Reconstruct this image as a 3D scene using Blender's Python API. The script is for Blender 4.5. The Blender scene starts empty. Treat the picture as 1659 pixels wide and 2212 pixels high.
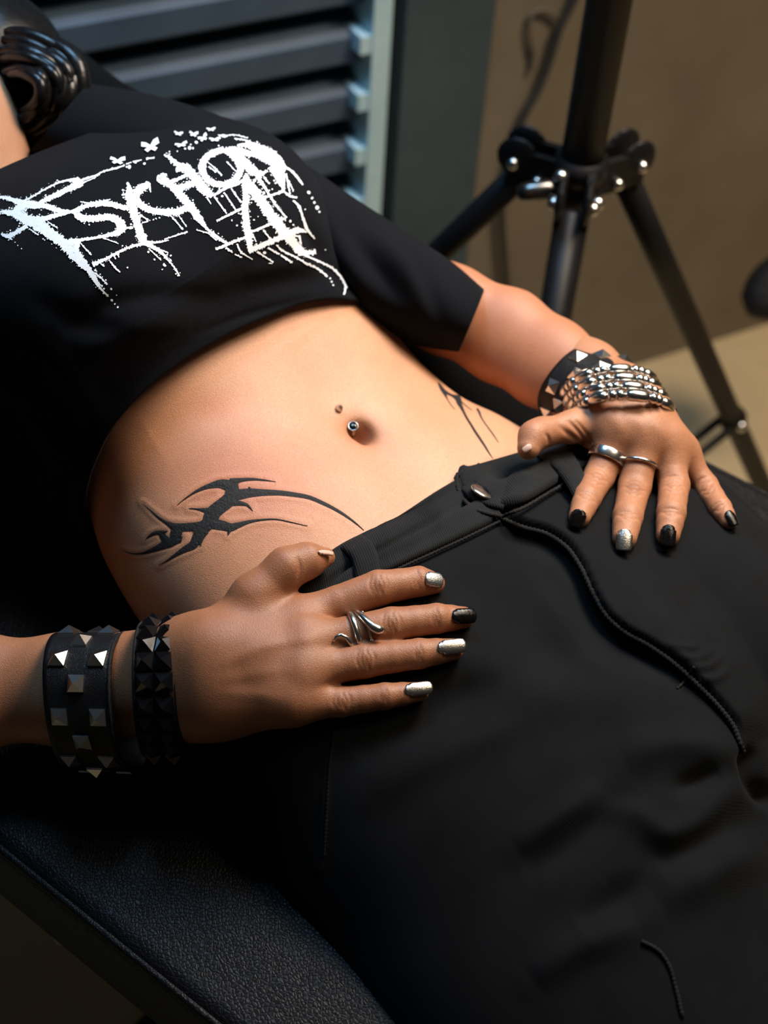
import bpy, bmesh, math, random
import numpy as np
from mathutils import Vector, Matrix
from mathutils.bvhtree import BVHTree

random.seed(7)
rng = np.random.default_rng(7)
scene = bpy.context.scene
COL = scene.collection

# ------------------------------------------------------------------ camera
F, CX, CY = 3072.0, 829.5, 1106.0          # focal length in pixels of the 1659x2212 frame
CAM_H, PITCH, ROLL = 1.45, 45.0, 4.3
_p, _r = math.radians(PITCH), math.radians(ROLL)
FWD = np.array([0, math.cos(_p), -math.sin(_p)])
_r0 = np.array([1.0, 0, 0]); _u0 = np.cross(_r0, FWD)
RIGHT = _r0 * math.cos(_r) + _u0 * math.sin(_r)
UP = _u0 * math.cos(_r) - _r0 * math.sin(_r)
CAM_O = np.array([0, 0, CAM_H])
MW = np.stack([RIGHT, UP, -FWD], axis=1)    # camera axes as columns
cd = bpy.data.cameras.new('camera'); cam = bpy.data.objects.new('camera', cd); COL.objects.link(cam)
cam.matrix_world = Matrix([[*MW[0], 0], [*MW[1], 0], [*MW[2], CAM_H], [0, 0, 0, 1]])
cd.sensor_fit = 'VERTICAL'; cd.sensor_height = 36.0; cd.lens = 36.0 * F / 2212.0
cd.clip_start = 0.05; cd.clip_end = 50
cd.dof.use_dof = True; cd.dof.focus_distance = 0.875; cd.dof.aperture_fstop = 5.0
scene.camera = cam

# ------------------------------------------------------------------ world, lights, exposure
vs = scene.view_settings
vs.view_transform = 'Standard'; vs.look = 'None'; vs.gamma = 1.0; vs.exposure = 0.0
vs.use_curve_mapping = False
w = bpy.data.worlds.new('dim_room'); scene.world = w; w.use_nodes = True
w.node_tree.nodes['Background'].inputs[0].default_value = (0.75, 0.75, 0.75, 1)
w.node_tree.nodes['Background'].inputs[1].default_value = 0.025

def area_light(name, loc, target, size, power, col, sy=None, spread=180):
    l = bpy.data.lights.new(name, 'AREA'); l.energy = power; l.color = col
    l.shape = 'RECTANGLE' if sy else 'SQUARE'; l.size = size; l.spread = math.radians(spread)
    if sy: l.size_y = sy
    o = bpy.data.objects.new(name, l); COL.objects.link(o)
    o.location = loc
    o.rotation_euler = (Vector(target) - Vector(loc)).to_track_quat('-Z', 'Y').to_euler()
    return o
# softbox carried by the stand behind the chair, and the cool daylight that falls on the shutter
area_light('stand_softbox', (0.36, 1.10, 1.62), (0.03, 0.70, 0.80), 0.36, 6.9, (1.0, 0.86, 0.73), spread=112)
area_light('cool_window', (-0.25, 1.22, 2.05), (-0.50, 1.05, 0.60), 0.4, 6.0, (0.32, 0.64, 1.0), spread=105)
area_light('warm_fill', (1.1, 0.9, 2.5), (0.9, 1.7, 0.2), 0.5, 14.0, (1.0, 0.80, 0.58), spread=110)  # added warm fill, stands for no known lamp, lifts wall and floor

# ------------------------------------------------------------------ helpers: coordinates
def U(px, py, d):
    """pixel + depth in metres -> camera-space metres (x right, y up, z towards the viewer)"""
    px, py, d = np.broadcast_arrays(np.asarray(px, float), np.asarray(py, float), np.asarray(d, float))
    return np.stack([(px - CX) / F * d, -(py - CY) / F * d, -d], axis=-1)
def W(c): return np.asarray(c) @ MW.T + CAM_O
def toC(wp): return (np.asarray(wp) - CAM_O) @ MW
def PIX(c):
    d = -c[..., 2]
    return np.stack([CX + F * c[..., 0] / d, CY - F * c[..., 1] / d, d], axis=-1)
def WP(px, py, d): return W(U(px, py, d))
def ray_dir(px, py): return FWD + RIGHT * (px - CX) / F - UP * (py - CY) / F
def on_z(px, py, z):
    r = ray_dir(px, py); return CAM_O + r * ((z - CAM_H) / r[2])

def crv(pts, n, closed=False):
    """Catmull-Rom through points (any columns), n samples, by arc length of the control polygon"""
    P = np.asarray(pts, float)
    if len(P) == 2:
        t = np.linspace(0, 1, n)[:, None]; return P[0] * (1 - t) + P[1] * t
    seg = np.linalg.norm(np.diff(P[:, :2], axis=0), axis=1) + 1e-9
    s = np.concatenate([[0], np.cumsum(seg)]); q = np.linspace(0, s[-1], n)
    i = np.clip(np.searchsorted(s, q, side='right') - 1, 0, len(P) - 2)
    t = ((q - s[i]) / seg[i])[:, None]
    m = np.gradient(P, s, axis=0)
    h = seg[i][:, None]
    a, b = P[i], P[i + 1]
    return ((2*t**3 - 3*t**2 + 1) * a + (t**3 - 2*t**2 + t) * h * m[i] + (-2*t**3 + 3*t**2) * b + (t**3 - t**2) * h * m[i + 1])

def sstep(a, b, x):
    t = np.clip((x - a) / (b - a), 0, 1); return t * t * (3 - 2 * t)

# ------------------------------------------------------------------ helpers: objects
ORG = {}
def mk(name, V, Fc, mat, parent=None, smooth=True, recalc=False):
    """one mesh object from world-space vertices"""
    V = np.asarray(V, float)
    o3 = np.array([(V[:, 0].min() + V[:, 0].max()) / 2, (V[:, 1].min() + V[:, 1].max()) / 2, V[:, 2].min()])
    me = bpy.data.meshes.new(name)
    me.from_pydata((V - o3).tolist(), [], Fc if isinstance(Fc, list) else Fc.tolist())
    if recalc:
        bm = bmesh.new(); bm.from_mesh(me); bmesh.ops.recalc_face_normals(bm, faces=bm.faces); bm.to_mesh(me); bm.free()
    me.polygons.foreach_set('use_smooth', [smooth] * len(me.polygons)); me.update()
    if mat is not None: me.materials.append(mat)
    o = bpy.data.objects.new(name, me); COL.objects.link(o)
    ORG[o.name] = o3
    if parent is not None: adopt(o, parent)
    else: o.location = o3
    return o
def adopt(o, parent):
    o.parent = parent; o.location = Vector(ORG[o.name] - ORG[parent.name])
def empty(name, loc):
    o = bpy.data.objects.new(name, None); COL.objects.link(o); o.empty_display_size = 0.05
    o.location = loc; ORG[o.name] = np.asarray(loc, float); return o
def tag(o, label=None, cat=None, group=None, kind=None):
    if label: o['label'] = label
    if cat: o['category'] = cat
    if group: o['group'] = group
    if kind: o['kind'] = kind
    return o

class MB:
    """collects shapes in world space"""
    def __init__(s): s.v = []; s.f = []; s.n = 0
    def add(s, V, Fc):
        V = np.asarray(V, float); s.v.append(V)
        s.f += [[i + s.n for i in f] for f in (Fc if isinstance(Fc, list) else Fc.tolist())]
        s.n += len(V); return s
    def build(s, name, mat, parent=None, smooth=True, recalc=False):
        return mk(name, np.concatenate(s.v), s.f, mat, parent, smooth, recalc)
    def box(s, c, ax, half):
        c = np.asarray(c, float); ax = [np.asarray(a, float) for a in ax]
        V = [c + sx * ax[0] * half[0] + sy * ax[1] * half[1] + sz * ax[2] * half[2] for sx in (-1, 1) for sy in (-1, 1) for sz in (-1, 1)]
        return s.add(V, [[0, 1, 3, 2], [4, 6, 7, 5], [0, 4, 5, 1], [2, 3, 7, 6], [0, 2, 6, 4], [1, 5, 7, 3]])
    def tube(s, P, rad, seg=12, cap=True):
        V, Fc = tube(P, rad, seg, cap); return s.add(V, Fc)
    def ball(s, c, r, ax=None, nu=12, nv=8, sc=(1, 1, 1)):
        V = []; Fc = []
        ax = np.eye(3) if ax is None else np.asarray(ax)
        for j in range(nv + 1):
            th = math.pi * j / nv
            for i in range(nu):
                ph = 2 * math.pi * i / nu
                q = np.array([math.sin(th) * math.cos(ph) * sc[0], math.sin(th) * math.sin(ph) * sc[1], math.cos(th) * sc[2]]) * r
                V.append(np.asarray(c) + q @ ax)
        for j in range(nv):
            for i in range(nu):
                Fc.append([j*nu + i, (j+1)*nu + i, (j+1)*nu + (i+1) % nu, j*nu + (i+1) % nu])
        return s.add(V, Fc)

def frames(P):
    P = np.asarray(P, float); T = np.gradient(P, axis=0); T /= np.linalg.norm(T, axis=1)[:, None] + 1e-12
    n0 = np.cross(T[0], [0.31, 0.2, 0.93]); n0 /= np.linalg.norm(n0); N = [n0]
    for i in range(1, len(P)):
        n = N[-1] - T[i] * (N[-1] @ T[i]); n /= np.linalg.norm(n) + 1e-12; N.append(n)
    N = np.array(N); return T, N, np.cross(T, N)
def tube(P, rad, seg=12, cap=True):
    P = np.asarray(P, float); rad = np.broadcast_to(np.asarray(rad, float), (len(P),))
    T, N, B = frames(P); V = []; Fc = []
    for k in range(seg):
        a = 2 * math.pi * k / seg
        V.append(P + (N * math.cos(a) + B * math.sin(a)) * rad[:, None])
    V = np.stack(V, axis=1).reshape(-1, 3); n = len(P)
    for i in range(n - 1):
        for k in range(seg):
            Fc.append([i*seg + k, i*seg + (k+1) % seg, (i+1)*seg + (k+1) % seg, (i+1)*seg + k])
    if cap:
        V = np.concatenate([V, [P[0] - T[0]*rad[0]*0.3, P[-1] + T[-1]*rad[-1]*0.3]])
        for k in range(seg):
            Fc.append([n*seg, (k+1) % seg, k]); Fc.append([n*seg + 1, (n-1)*seg + k, (n-1)*seg + (k+1) % seg])
    return V, Fc

# ------------------------------------------------------------------ helpers: materials
def mat(name, base=(0.5, 0.5, 0.5), rough=0.5, metal=0.0, spec=0.5, **kw):
    m = bpy.data.materials.new(name); m.use_nodes = True
    b = m.node_tree.nodes['Principled BSDF']
    b.inputs['Base Color'].default_value = (*base, 1); b.inputs['Roughness'].default_value = rough
    b.inputs['Metallic'].default_value = metal; b.inputs['Specular IOR Level'].default_value = spec
    for k, v in kw.items(): b.inputs[k.replace('_', ' ')].default_value = v
    return m
def nd(m, t, **kw):
    n = m.node_tree.nodes.new(t)
    for k, v in kw.items():
        if k.startswith('i_'): n.inputs[k[2:].replace('_', ' ')].default_value = v
        else: setattr(n, k, v)
    return n
def lk(m, a, ai, b, bi): m.node_tree.links.new(a.outputs[ai], b.inputs[bi])
def bsdf(m): return m.node_tree.nodes['Principled BSDF']
def coords(m, scale=(1, 1, 1), rot=(0, 0, 0)):
    tc = nd(m, 'ShaderNodeTexCoord'); mp = nd(m, 'ShaderNodeMapping')
    mp.inputs['Scale'].default_value = scale; mp.inputs['Rotation'].default_value = rot
    lk(m, tc, 'Object', mp, 'Vector'); return mp
def ramp(m, src, out, stops):
    r = nd(m, 'ShaderNodeValToRGB'); e = r.color_ramp.elements
    while len(e) < len(stops): e.new(0.5)
    for el, (p, c) in zip(e, stops): el.position = p; el.color = (*c, 1)
    lk(m, src, out, r, 'Fac'); return r
def add_bump(m, src, out, strength, dist, prev=None):
    b = nd(m, 'ShaderNodeBump'); b.inputs['Strength'].default_value = strength; b.inputs['Distance'].default_value = dist
    lk(m, src, out, b, 'Height')
    if prev is not None: lk(m, prev, 'Normal', b, 'Normal')
    lk(m, b, 'Normal', bsdf(m), 'Normal'); return b

def skin_material():
    m = mat('skin', (0.46, 0.22, 0.12), 0.42, 0, 0.42)
    b = bsdf(m)
    b.inputs['Subsurface Weight'].default_value = 0.12
    b.inputs['Subsurface Radius'].default_value = (0.010, 0.004, 0.002); b.inputs['Subsurface Scale'].default_value = 0.6
    mp = coords(m)
    n1 = nd(m, 'ShaderNodeTexNoise', i_Scale=22.0, i_Detail=5.0); lk(m, mp, 'Vector', n1, 'Vector')
    r1 = ramp(m, n1, 'Fac', [(0.3, (0.50, 0.245, 0.135)), (0.7, (0.58, 0.295, 0.168))])
    n2 = nd(m, 'ShaderNodeTexNoise', i_Scale=900.0, i_Detail=2.0); lk(m, mp, 'Vector', n2, 'Vector')
    mx = nd(m, 'ShaderNodeMix', data_type='RGBA', blend_type='OVERLAY'); mx.inputs['Factor'].default_value = 0.26
    lk(m, r1, 'Color', mx, 'A'); lk(m, n2, 'Fac', mx, 'B')
    # pigment: brown hands, darker knuckles, dim light painted into the near hand and arm, pinkish irritated skin round the fresh tattoo
    at = nd(m, 'ShaderNodeAttribute', attribute_name='pigment_shade')
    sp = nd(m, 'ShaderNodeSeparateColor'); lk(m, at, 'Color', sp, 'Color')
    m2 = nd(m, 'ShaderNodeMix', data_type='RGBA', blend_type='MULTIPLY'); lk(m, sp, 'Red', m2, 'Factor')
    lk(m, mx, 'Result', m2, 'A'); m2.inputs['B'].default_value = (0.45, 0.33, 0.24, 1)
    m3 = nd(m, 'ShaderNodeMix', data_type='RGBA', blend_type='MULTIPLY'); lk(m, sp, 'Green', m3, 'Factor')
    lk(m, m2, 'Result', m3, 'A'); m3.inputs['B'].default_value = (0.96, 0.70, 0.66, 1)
    lk(m, m3, 'Result', b, 'Base Color')
    v = nd(m, 'ShaderNodeTexVoronoi', i_Scale=1300.0); lk(m, mp, 'Vector', v, 'Vector')
    b1 = add_bump(m, v, 'Distance', 0.22, 0.0006)
    n3 = nd(m, 'ShaderNodeTexNoise', i_Scale=2200.0, i_Detail=2.0); lk(m, mp, 'Vector', n3, 'Vector')
    add_bump(m, n3, 'Fac', 0.40, 0.0005, b1)
    return m

def cloth_material(name, base, hi, freq, rot, strength, rough=0.85, sheen=0.0, dist=0.0006):
    m = mat(name, base, rough, 0, 0.12)
    bsdf(m).inputs['Sheen Weight'].default_value = sheen; bsdf(m).inputs['Sheen Roughness'].default_value = 0.5
    mp = coords(m, rot=rot)
    wv = nd(m, 'ShaderNodeTexWave', wave_type='BANDS', bands_direction='X', i_Scale=freq, i_Distortion=1.2, i_Detail=2.0, i_Detail_Scale=1.5)
    lk(m, mp, 'Vector', wv, 'Vector')
    n = nd(m, 'ShaderNodeTexNoise', i_Scale=35.0, i_Detail=6.0); lk(m, mp, 'Vector', n, 'Vector')
    n2 = nd(m, 'ShaderNodeTexNoise', i_Scale=1500.0, i_Detail=2.0); lk(m, mp, 'Vector', n2, 'Vector')
    a = nd(m, 'ShaderNodeMath', operation='MULTIPLY_ADD'); lk(m, wv, 'Fac', a, 0); a.inputs[1].default_value = 0.35; lk(m, n, 'Fac', a, 2)
    a2 = nd(m, 'ShaderNodeMath', operation='MULTIPLY_ADD'); lk(m, n2, 'Fac', a2, 0); a2.inputs[1].default_value = 0.5; lk(m, a, 0, a2, 2)
    r = ramp(m, a2, 0, [(0.55, base), (1.0, hi)]); lk(m, r, 'Color', bsdf(m), 'Base Color')
    b1 = add_bump(m, wv, 'Fac', strength, dist)
    add_bump(m, n2, 'Fac', strength * 0.6, dist, b1)
    return m

def leather_material(name='black_leather', base=(0.004, 0.004, 0.005), scale=420.0, rough=0.46, strength=0.35):
    m = mat(name, base, rough, 0, 0.2)
    mp = coords(m)
    nz = nd(m, 'ShaderNodeTexNoise', i_Scale=60.0, i_Detail=3.0); lk(m, mp, 'Vector', nz, 'Vector')
    vm = nd(m, 'ShaderNodeVectorMath', operation='MULTIPLY_ADD'); lk(m, nz, 'Color', vm, 0); vm.inputs[1].default_value = (0.004, 0.004, 0.004); lk(m, mp, 'Vector', vm, 2)
    v = nd(m, 'ShaderNodeTexVoronoi', feature='DISTANCE_TO_EDGE', i_Scale=scale); lk(m, vm, 0, v, 'Vector')
    r = ramp(m, v, 'Distance', [(0.0, (0, 0, 0)), (0.22, (1, 1, 1))])
    add_bump(m, r, 'Color', strength, 0.0008)
    return m

def noise_material(name, c1, c2, scale, rough=0.8, bump=0.2, dist=0.004, detail=8.0, metal=0.0):
    m = mat(name, c1, rough, metal, 0.3)
    mp = coords(m)
    n = nd(m, 'ShaderNodeTexNoise', i_Scale=scale, i_Detail=detail, i_Roughness=0.6); lk(m, mp, 'Vector', n, 'Vector')
    r = ramp(m, n, 'Fac', [(0.35, c1), (0.68, c2)]); lk(m, r, 'Color', bsdf(m), 'Base Color')
    if bump: add_bump(m, n, 'Fac', bump, dist)
    return m

def metal_material(name, base, rough, scale=900.0, bump=0.0):
    m = mat(name, base, rough, 1.0, 0.5)
    mp = coords(m)
    n = nd(m, 'ShaderNodeTexNoise', i_Scale=scale, i_Detail=3.0); lk(m, mp, 'Vector', n, 'Vector')
    r = ramp(m, n, 'Fac', [(0.3, tuple(c * 0.8 for c in base)), (0.7, base)]); lk(m, r, 'Color', bsdf(m), 'Base Color')
    if bump: add_bump(m, n, 'Fac', bump, 0.0004)
    return m

M = {}
M['skin'] = skin_material()
M['tee'] = cloth_material('black_cotton', (0.0012, 0.0016, 0.0029), (0.0024, 0.0030, 0.0050), 300.0, (0.3, 0.2, 0.9), 0.12, 0.9, 0.02, 0.0004)
M['denim'] = cloth_material('black_denim', (0.0013, 0.0016, 0.0021), (0.0042, 0.0051, 0.0063), 330.0, (0.2, 0.1, 1.0), 0.08, 0.85, 0.02)
M['denim_band'] = cloth_material('black_denim_twill', (0.0020, 0.0023, 0.0028), (0.0145, 0.0158, 0.0170), 210.0, (0.2, 0.1, -0.35), 0.3, 0.85, 0.02, 0.0009)
M['thread'] = cloth_material('black_thread', (0.007, 0.007, 0.0072), (0.02, 0.02, 0.02), 300.0, (0.2, 0.4, 0.5), 0.5, 0.8)
M['print'] = noise_material('white_screen_print', (0.72, 0.76, 0.80), (0.82, 0.85, 0.88), 500.0, 0.6, 0.1, 0.0003)
M['ink'] = noise_material('tattoo_ink', (0.008, 0.008, 0.009), (0.018, 0.018, 0.019), 700.0, 0.62, 0.6, 0.0012)
M['leather'] = leather_material()
M['strap'] = leather_material('strap_leather', (0.008, 0.008, 0.009), 1100.0, 0.42, 0.35)
M['steel'] = metal_material('polished_steel', (0.70, 0.68, 0.64), 0.26)
M['silver'] = metal_material('silver', (0.72, 0.70, 0.66), 0.24, 600.0, 0.08)
M['gunmetal'] = metal_material('gunmetal', (0.16, 0.155, 0.15), 0.28)
M['black_gloss'] = mat('black_gloss', (0.004, 0.004, 0.005), 0.16, 0, 0.5)
M['nail_black'] = noise_material('black_nail_polish', (0.003, 0.003, 0.003), (0.006, 0.006, 0.006), 500.0, 0.08, 0.35, 0.0008)
M['nail_silver'] = metal_material('silver_nail_polish', (0.78, 0.74, 0.66), 0.30, 1500.0, 0.5)
M['nail_dark_silver'] = metal_material('pewter_nail_polish', (0.42, 0.44, 0.44), 0.38, 1500.0, 0.6)
M['nail_bare'] = mat('bare_nail', (0.62, 0.42, 0.34), 0.25, 0, 0.5)
M['hair'] = noise_material('black_hair', (0.004, 0.004, 0.004), (0.010, 0.009, 0.009), 300.0, 0.26, 0.25, 0.001)
M['wall'] = noise_material('stained_plaster', (0.165, 0.135, 0.095), (0.235, 0.20, 0.145), 3.2, 0.9, 0.25, 0.01)
M['floor'] = noise_material('tan_floor', (0.58, 0.44, 0.25), (0.70, 0.55, 0.33), 5.0, 0.6, 0.05)
M['pillar'] = noise_material('grey_paint', (0.045, 0.070, 0.082), (0.072, 0.102, 0.114), 4.0, 0.75, 0.1)
M['slat'] = noise_material('slat_paint', (0.055, 0.088, 0.130), (0.085, 0.130, 0.185), 6.0, 0.5, 0.05)
M['rail'] = noise_material('pale_metal_rail', (0.46, 0.70, 0.78), (0.60, 0.82, 0.88), 9.0, 0.4, 0.05)
M['dark_back'] = noise_material('dark_void_paint', (0.008, 0.010, 0.013), (0.014, 0.017, 0.022), 5.0, 0.8, 0)
M['stand'] = noise_material('black_stand_paint', (0.004, 0.004, 0.005), (0.006, 0.006, 0.007), 60.0, 0.5, 0)
M['cable'] = noise_material('grey_cable', (0.035, 0.032, 0.028), (0.05, 0.046, 0.04), 60.0, 0.6, 0)
M['bag'] = noise_material('black_nylon', (0.006, 0.006, 0.007), (0.012, 0.012, 0.014), 200.0, 0.7, 0.3)
M['matte'] = cloth_material('matte_black_upholstery', (0.0012, 0.0012, 0.0014), (0.0022, 0.0022, 0.0026), 300.0, (0.1, 0.3, 0.4), 0.15, 0.95, 0.0, 0.0004)
M['bracket'] = noise_material('beige_paint', (0.30, 0.26, 0.18), (0.38, 0.33, 0.24), 30.0, 0.5, 0)

# ------------------------------------------------------------------ helpers: surfaces
class Loft:
    """tube of rounded sections. Station: (Lx,Ly, Rx,Ry, depth, front, back, roll_deg, exponent, shx,shy)"""
    def __init__(s, st, nv=60, nu=96):
        st = np.asarray(st, float); mid = (st[:, 0:2] + st[:, 2:4]) / 2
        P = crv(np.concatenate([mid, st], axis=1), nv)[:, 2:]
        s.P = P; s.nv = nv; s.nu = nu
        th = np.arange(nu) / nu * 2 * math.pi
        s.C = s.eval(P[:, None, :], th[None, :])
    def eval(s, P, th):
        Lx, Ly, Rx, Ry, d, bf, bb, roll, ex, sx, sy = [P[..., k] for k in range(11)]
        A = np.hypot(Rx - Lx, Ry - Ly) / 2 * d / F
        ph = np.radians(roll); bm = (bf + bb) / 2
        a = np.sqrt(np.maximum((A**2 - (bm * np.sin(ph))**2), (0.3 * A)**2)) / np.cos(ph)
        c, sn = np.cos(th), np.sin(th); q = 2.0 / ex
        e1 = a * np.sign(c) * np.abs(c)**q
        e2 = np.where(sn > 0, bf, bb) * np.sign(sn) * np.abs(sn)**q
        wv = e1 * np.cos(ph) + e2 * np.sin(ph); z = -e1 * np.sin(ph) + e2 * np.cos(ph)
        if wv.ndim == 2 and wv.shape[1] > 8:
            hi = wv.max(axis=1, keepdims=True); lo = wv.min(axis=1, keepdims=True)
            s._hl = (hi, lo)
            u = (wv - lo) / (hi - lo)
        else:
            u = wv / A * 0.5 + 0.5
        g = 0.35 * z / bm + 0.65 * e2 / bf
        px = Lx + (Rx - Lx) * u + sx * g; py = Ly + (Ry - Ly) * u + sy * g
        return U(px, py, d - z)
    def faces(s, cap=True):
        nu, nv = s.nu, s.nv; i, k = np.meshgrid(np.arange(nv - 1), np.arange(nu), indexing='ij'); k2 = (k + 1) % nu
        Fc = np.stack([i*nu + k, i*nu + k2, (i+1)*nu + k2, (i+1)*nu + k], axis=-1).reshape(-1, 4)
        g = s.C[nv // 2]; dth = s.C[nv//2, nu//4 + 1] - s.C[nv//2, nu//4 - 1]; dv = s.C[min(nv//2 + 1, nv - 1), nu//4] - s.C[nv//2 - 1, nu//4]
        s.flip = np.cross(dth, dv)[2] < 0
        Fl = Fc.tolist()
        if cap: Fl += [list(range(nu))[::-1], list(range((nv - 1) * nu, nv * nu))]
        if s.flip: Fl = [f[::-1] for f in Fl]
        return Fl
    def verts(s): return s.C.reshape(-1, 3)

def vnormals(V, Fc):
    """area-weighted vertex normals of a tri/quad mesh"""
    V = np.asarray(V); N = np.zeros_like(V)
    q = np.array([f for f in Fc if len(f) == 4], int) if isinstance(Fc, list) else np.asarray(Fc)
    if len(q):
        n = np.cross(V[q[:, 2]] - V[q[:, 0]], V[q[:, 3]] - V[q[:, 1]])
        for k in range(4): np.add.at(N, q[:, k], n)
    if isinstance(Fc, list):
        t = np.array([f for f in Fc if len(f) == 3], int)
        if len(t):
            n = np.cross(V[t[:, 1]] - V[t[:, 0]], V[t[:, 2]] - V[t[:, 0]])
            for k in range(3): np.add.at(N, t[:, k], n)
    return N / (np.linalg.norm(N, axis=1)[:, None] + 1e-15)

def dist_poly(P2, poly, n=60):
    """distance, signed side and arc parameter of 2-D points to a smooth polyline"""
    Q = crv(poly, n)[:, :2]; a, b = Q[:-1], Q[1:]
    best = np.full(len(P2), 1e9); par = np.zeros(len(P2)); side = np.zeros(len(P2))
    for i in range(len(a)):
        ab = b[i] - a[i]; ap = P2 - a[i]
        t = np.clip(ap @ ab / (ab @ ab + 1e-9), 0, 1); dd = ap - t[:, None] * ab
        d = np.hypot(dd[:, 0], dd[:, 1]); k = d < best
        best[k] = d[k]; par[k] = (i + t[k]) / len(a); side[k] = np.sign(ab[0] * ap[k, 1] - ab[1] * ap[k, 0])
    return best, side, par

def fold(V, N, poly, amp, width, taper=True, n=50):
    """push the camera-facing part of a surface along its normal in a ridge (amp>0) or crease (amp<0)"""
    px = PIX(V)
    poly = np.asarray(poly, float)
    lo = poly.min(0) - 4 * width; hi = poly.max(0) + 4 * width
    sel = np.where((px[:, 0] > lo[0]) & (px[:, 0] < hi[0]) & (px[:, 1] > lo[1]) & (px[:, 1] < hi[1]) & (N[:, 2] > 0.02))[0]
    if not len(sel): return V
    d, sd, t = dist_poly(px[sel, :2], poly, n)
    g = np.exp(-(d / width)**2)
    if taper: g *= np.clip(np.sin(np.pi * np.clip(t, 0.02, 0.98)), 0, 1)**0.6
    V[sel] += N[sel] * (g * amp)[:, None]
    return V

class Caster:
    """first surface met along the viewing ray of a pixel (used to lay seams, prints and fingers on the body)"""
    def __init__(s, Vc, Fc): s.t = BVHTree.FromPolygons([Vector(v) for v in Vc], [list(f) for f in Fc])
    def hit(s, px, py):
        r = U(px, py, 1.0); r = r / np.linalg.norm(r)
        h, n, i, d = s.t.ray_cast(Vector((0, 0, 0)), Vector(r))
        if h is None: return None, None
        n = np.array(n); n = n if n @ r < 0 else -n
        return np.array(h), n
    def depth(s, px, py, default=0.95):
        h, n = s.hit(px, py); return default if h is None else -h[2]
    def many(s, P2):
        H = []; N = []; ok = []
        for p in P2:
            h, n = s.hit(p[0], p[1]); ok.append(h is not None)
            H.append(h if h is not None else (np.nan,) * 3); N.append(n if n is not None else (np.nan,) * 3)
        return np.array(H, float), np.array(N, float), np.array(ok)

def surface_nets(vals, origin, h):
    s = vals < 0; sh = np.array(vals.shape) - 1
    cnt = np.zeros(sh, np.int8)
    for a in (0, 1):
        for b in (0, 1):
            for c in (0, 1): cnt += s[a:a+sh[0], b:b+sh[1], c:c+sh[2]]
    mix = (cnt > 0) & (cnt < 8); idx = np.full(sh, -1, np.int64); I = np.argwhere(mix); idx[mix] = np.arange(len(I))
    acc = np.zeros((len(I), 3)); num = np.zeros(len(I))
    cor = [(a, b, c) for a in (0, 1) for b in (0, 1) for c in (0, 1)]
    for p in cor:
        for ax in range(3):
            if p[ax] == 1: continue
            q = list(p); q[ax] = 1
            v0 = vals[I[:, 0]+p[0], I[:, 1]+p[1], I[:, 2]+p[2]]; v1 = vals[I[:, 0]+q[0], I[:, 1]+q[1], I[:, 2]+q[2]]
            k = (v0 < 0) != (v1 < 0); t = np.where(k, v0 / np.where(k, v0 - v1, 1), 0)
            pos = np.tile(np.array(p, float), (len(I), 1)); pos[:, ax] = t
            acc[k] += pos[k]; num[k] += 1
    V = (I + acc / num[:, None]) * h + origin
    Q = []
    for ax in range(3):
        b, c = (ax + 1) % 3, (ax + 2) % 3
        sl0 = [slice(None)] * 3; sl1 = [slice(None)] * 3
        sl0[ax] = slice(0, -1); sl1[ax] = slice(1, None)
        e0, e1 = s[tuple(sl0)], s[tuple(sl1)]
        for flip in (False, True):
            E = np.argwhere((e0 & ~e1) if not flip else (~e0 & e1))
            E = E[(E[:, b] > 0) & (E[:, c] > 0) & (E[:, b] < sh[b]) & (E[:, c] < sh[c])]
            def cell(db, dc):
                K = E.copy(); K[:, b] -= db; K[:, c] -= dc; return idx[K[:, 0], K[:, 1], K[:, 2]]
            f = np.stack([cell(1, 1), cell(0, 1), cell(0, 0), cell(1, 0)], axis=1)
            Q.append(f[:, ::-1] if flip else f)
    Q = np.concatenate(Q); Q = Q[(Q >= 0).all(axis=1)]
    return V, Q

def mesh_sdf(f, lo, hi, h):
    """dual-contoured mesh of f<0 at cell size h, evaluated only near the surface"""
    lo = np.asarray(lo, float); hi = np.asarray(hi, float); R = 5
    nc = np.ceil((hi - lo) / (h * R)).astype(int) + 1
    g = np.stack(np.meshgrid(*[np.arange(n) for n in nc], indexing='ij'), axis=-1).reshape(-1, 3)
    cv = f(lo + g * h * R).reshape(nc)
    n = (nc - 1) * R + 1
    near = np.zeros(nc - 1, bool); big = np.zeros(nc - 1)
    for a in (0, 1):
        for b in (0, 1):
            for c in (0, 1):
                q = cv[a:a+nc[0]-1, b:b+nc[1]-1, c:c+nc[2]-1]; near |= np.abs(q) < h * R * 1.15; big += q
    near = np.pad(near, 1); nn = near.copy()
    nn = near[1:-1, 1:-1, 1:-1]
    vals = np.repeat(np.repeat(np.repeat(np.sign(big), R, 0), R, 1), R, 2)
    vals = np.pad(vals, ((0, 1), (0, 1), (0, 1)), mode='edge') * h * R
    mk_ = np.repeat(np.repeat(np.repeat(nn, R, 0), R, 1), R, 2)
    act = np.zeros(n, bool)
    for a in (0, 1):
        for b in (0, 1):
            for c in (0, 1): act[a:a+n[0]-1, b:b+n[1]-1, c:c+n[2]-1] |= mk_
    I = np.argwhere(act)
    out = np.empty(len(I))
    for k in range(0, len(I), 200000): out[k:k+200000] = f(lo + I[k:k+200000] * h)
    vals[act] = out
    V, Q = surface_nets(vals, lo, h)
    for it in range(1):
        e = h * 0.4; d = f(V)
        G = np.stack([f(V + np.eye(3)[k] * e) - f(V - np.eye(3)[k] * e) for k in range(3)], axis=1) / (2 * e)
        V = V - G * (np.clip(d, -h, h) / np.maximum((G**2).sum(1), 0.2))[:, None] 
    return V, Q

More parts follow.
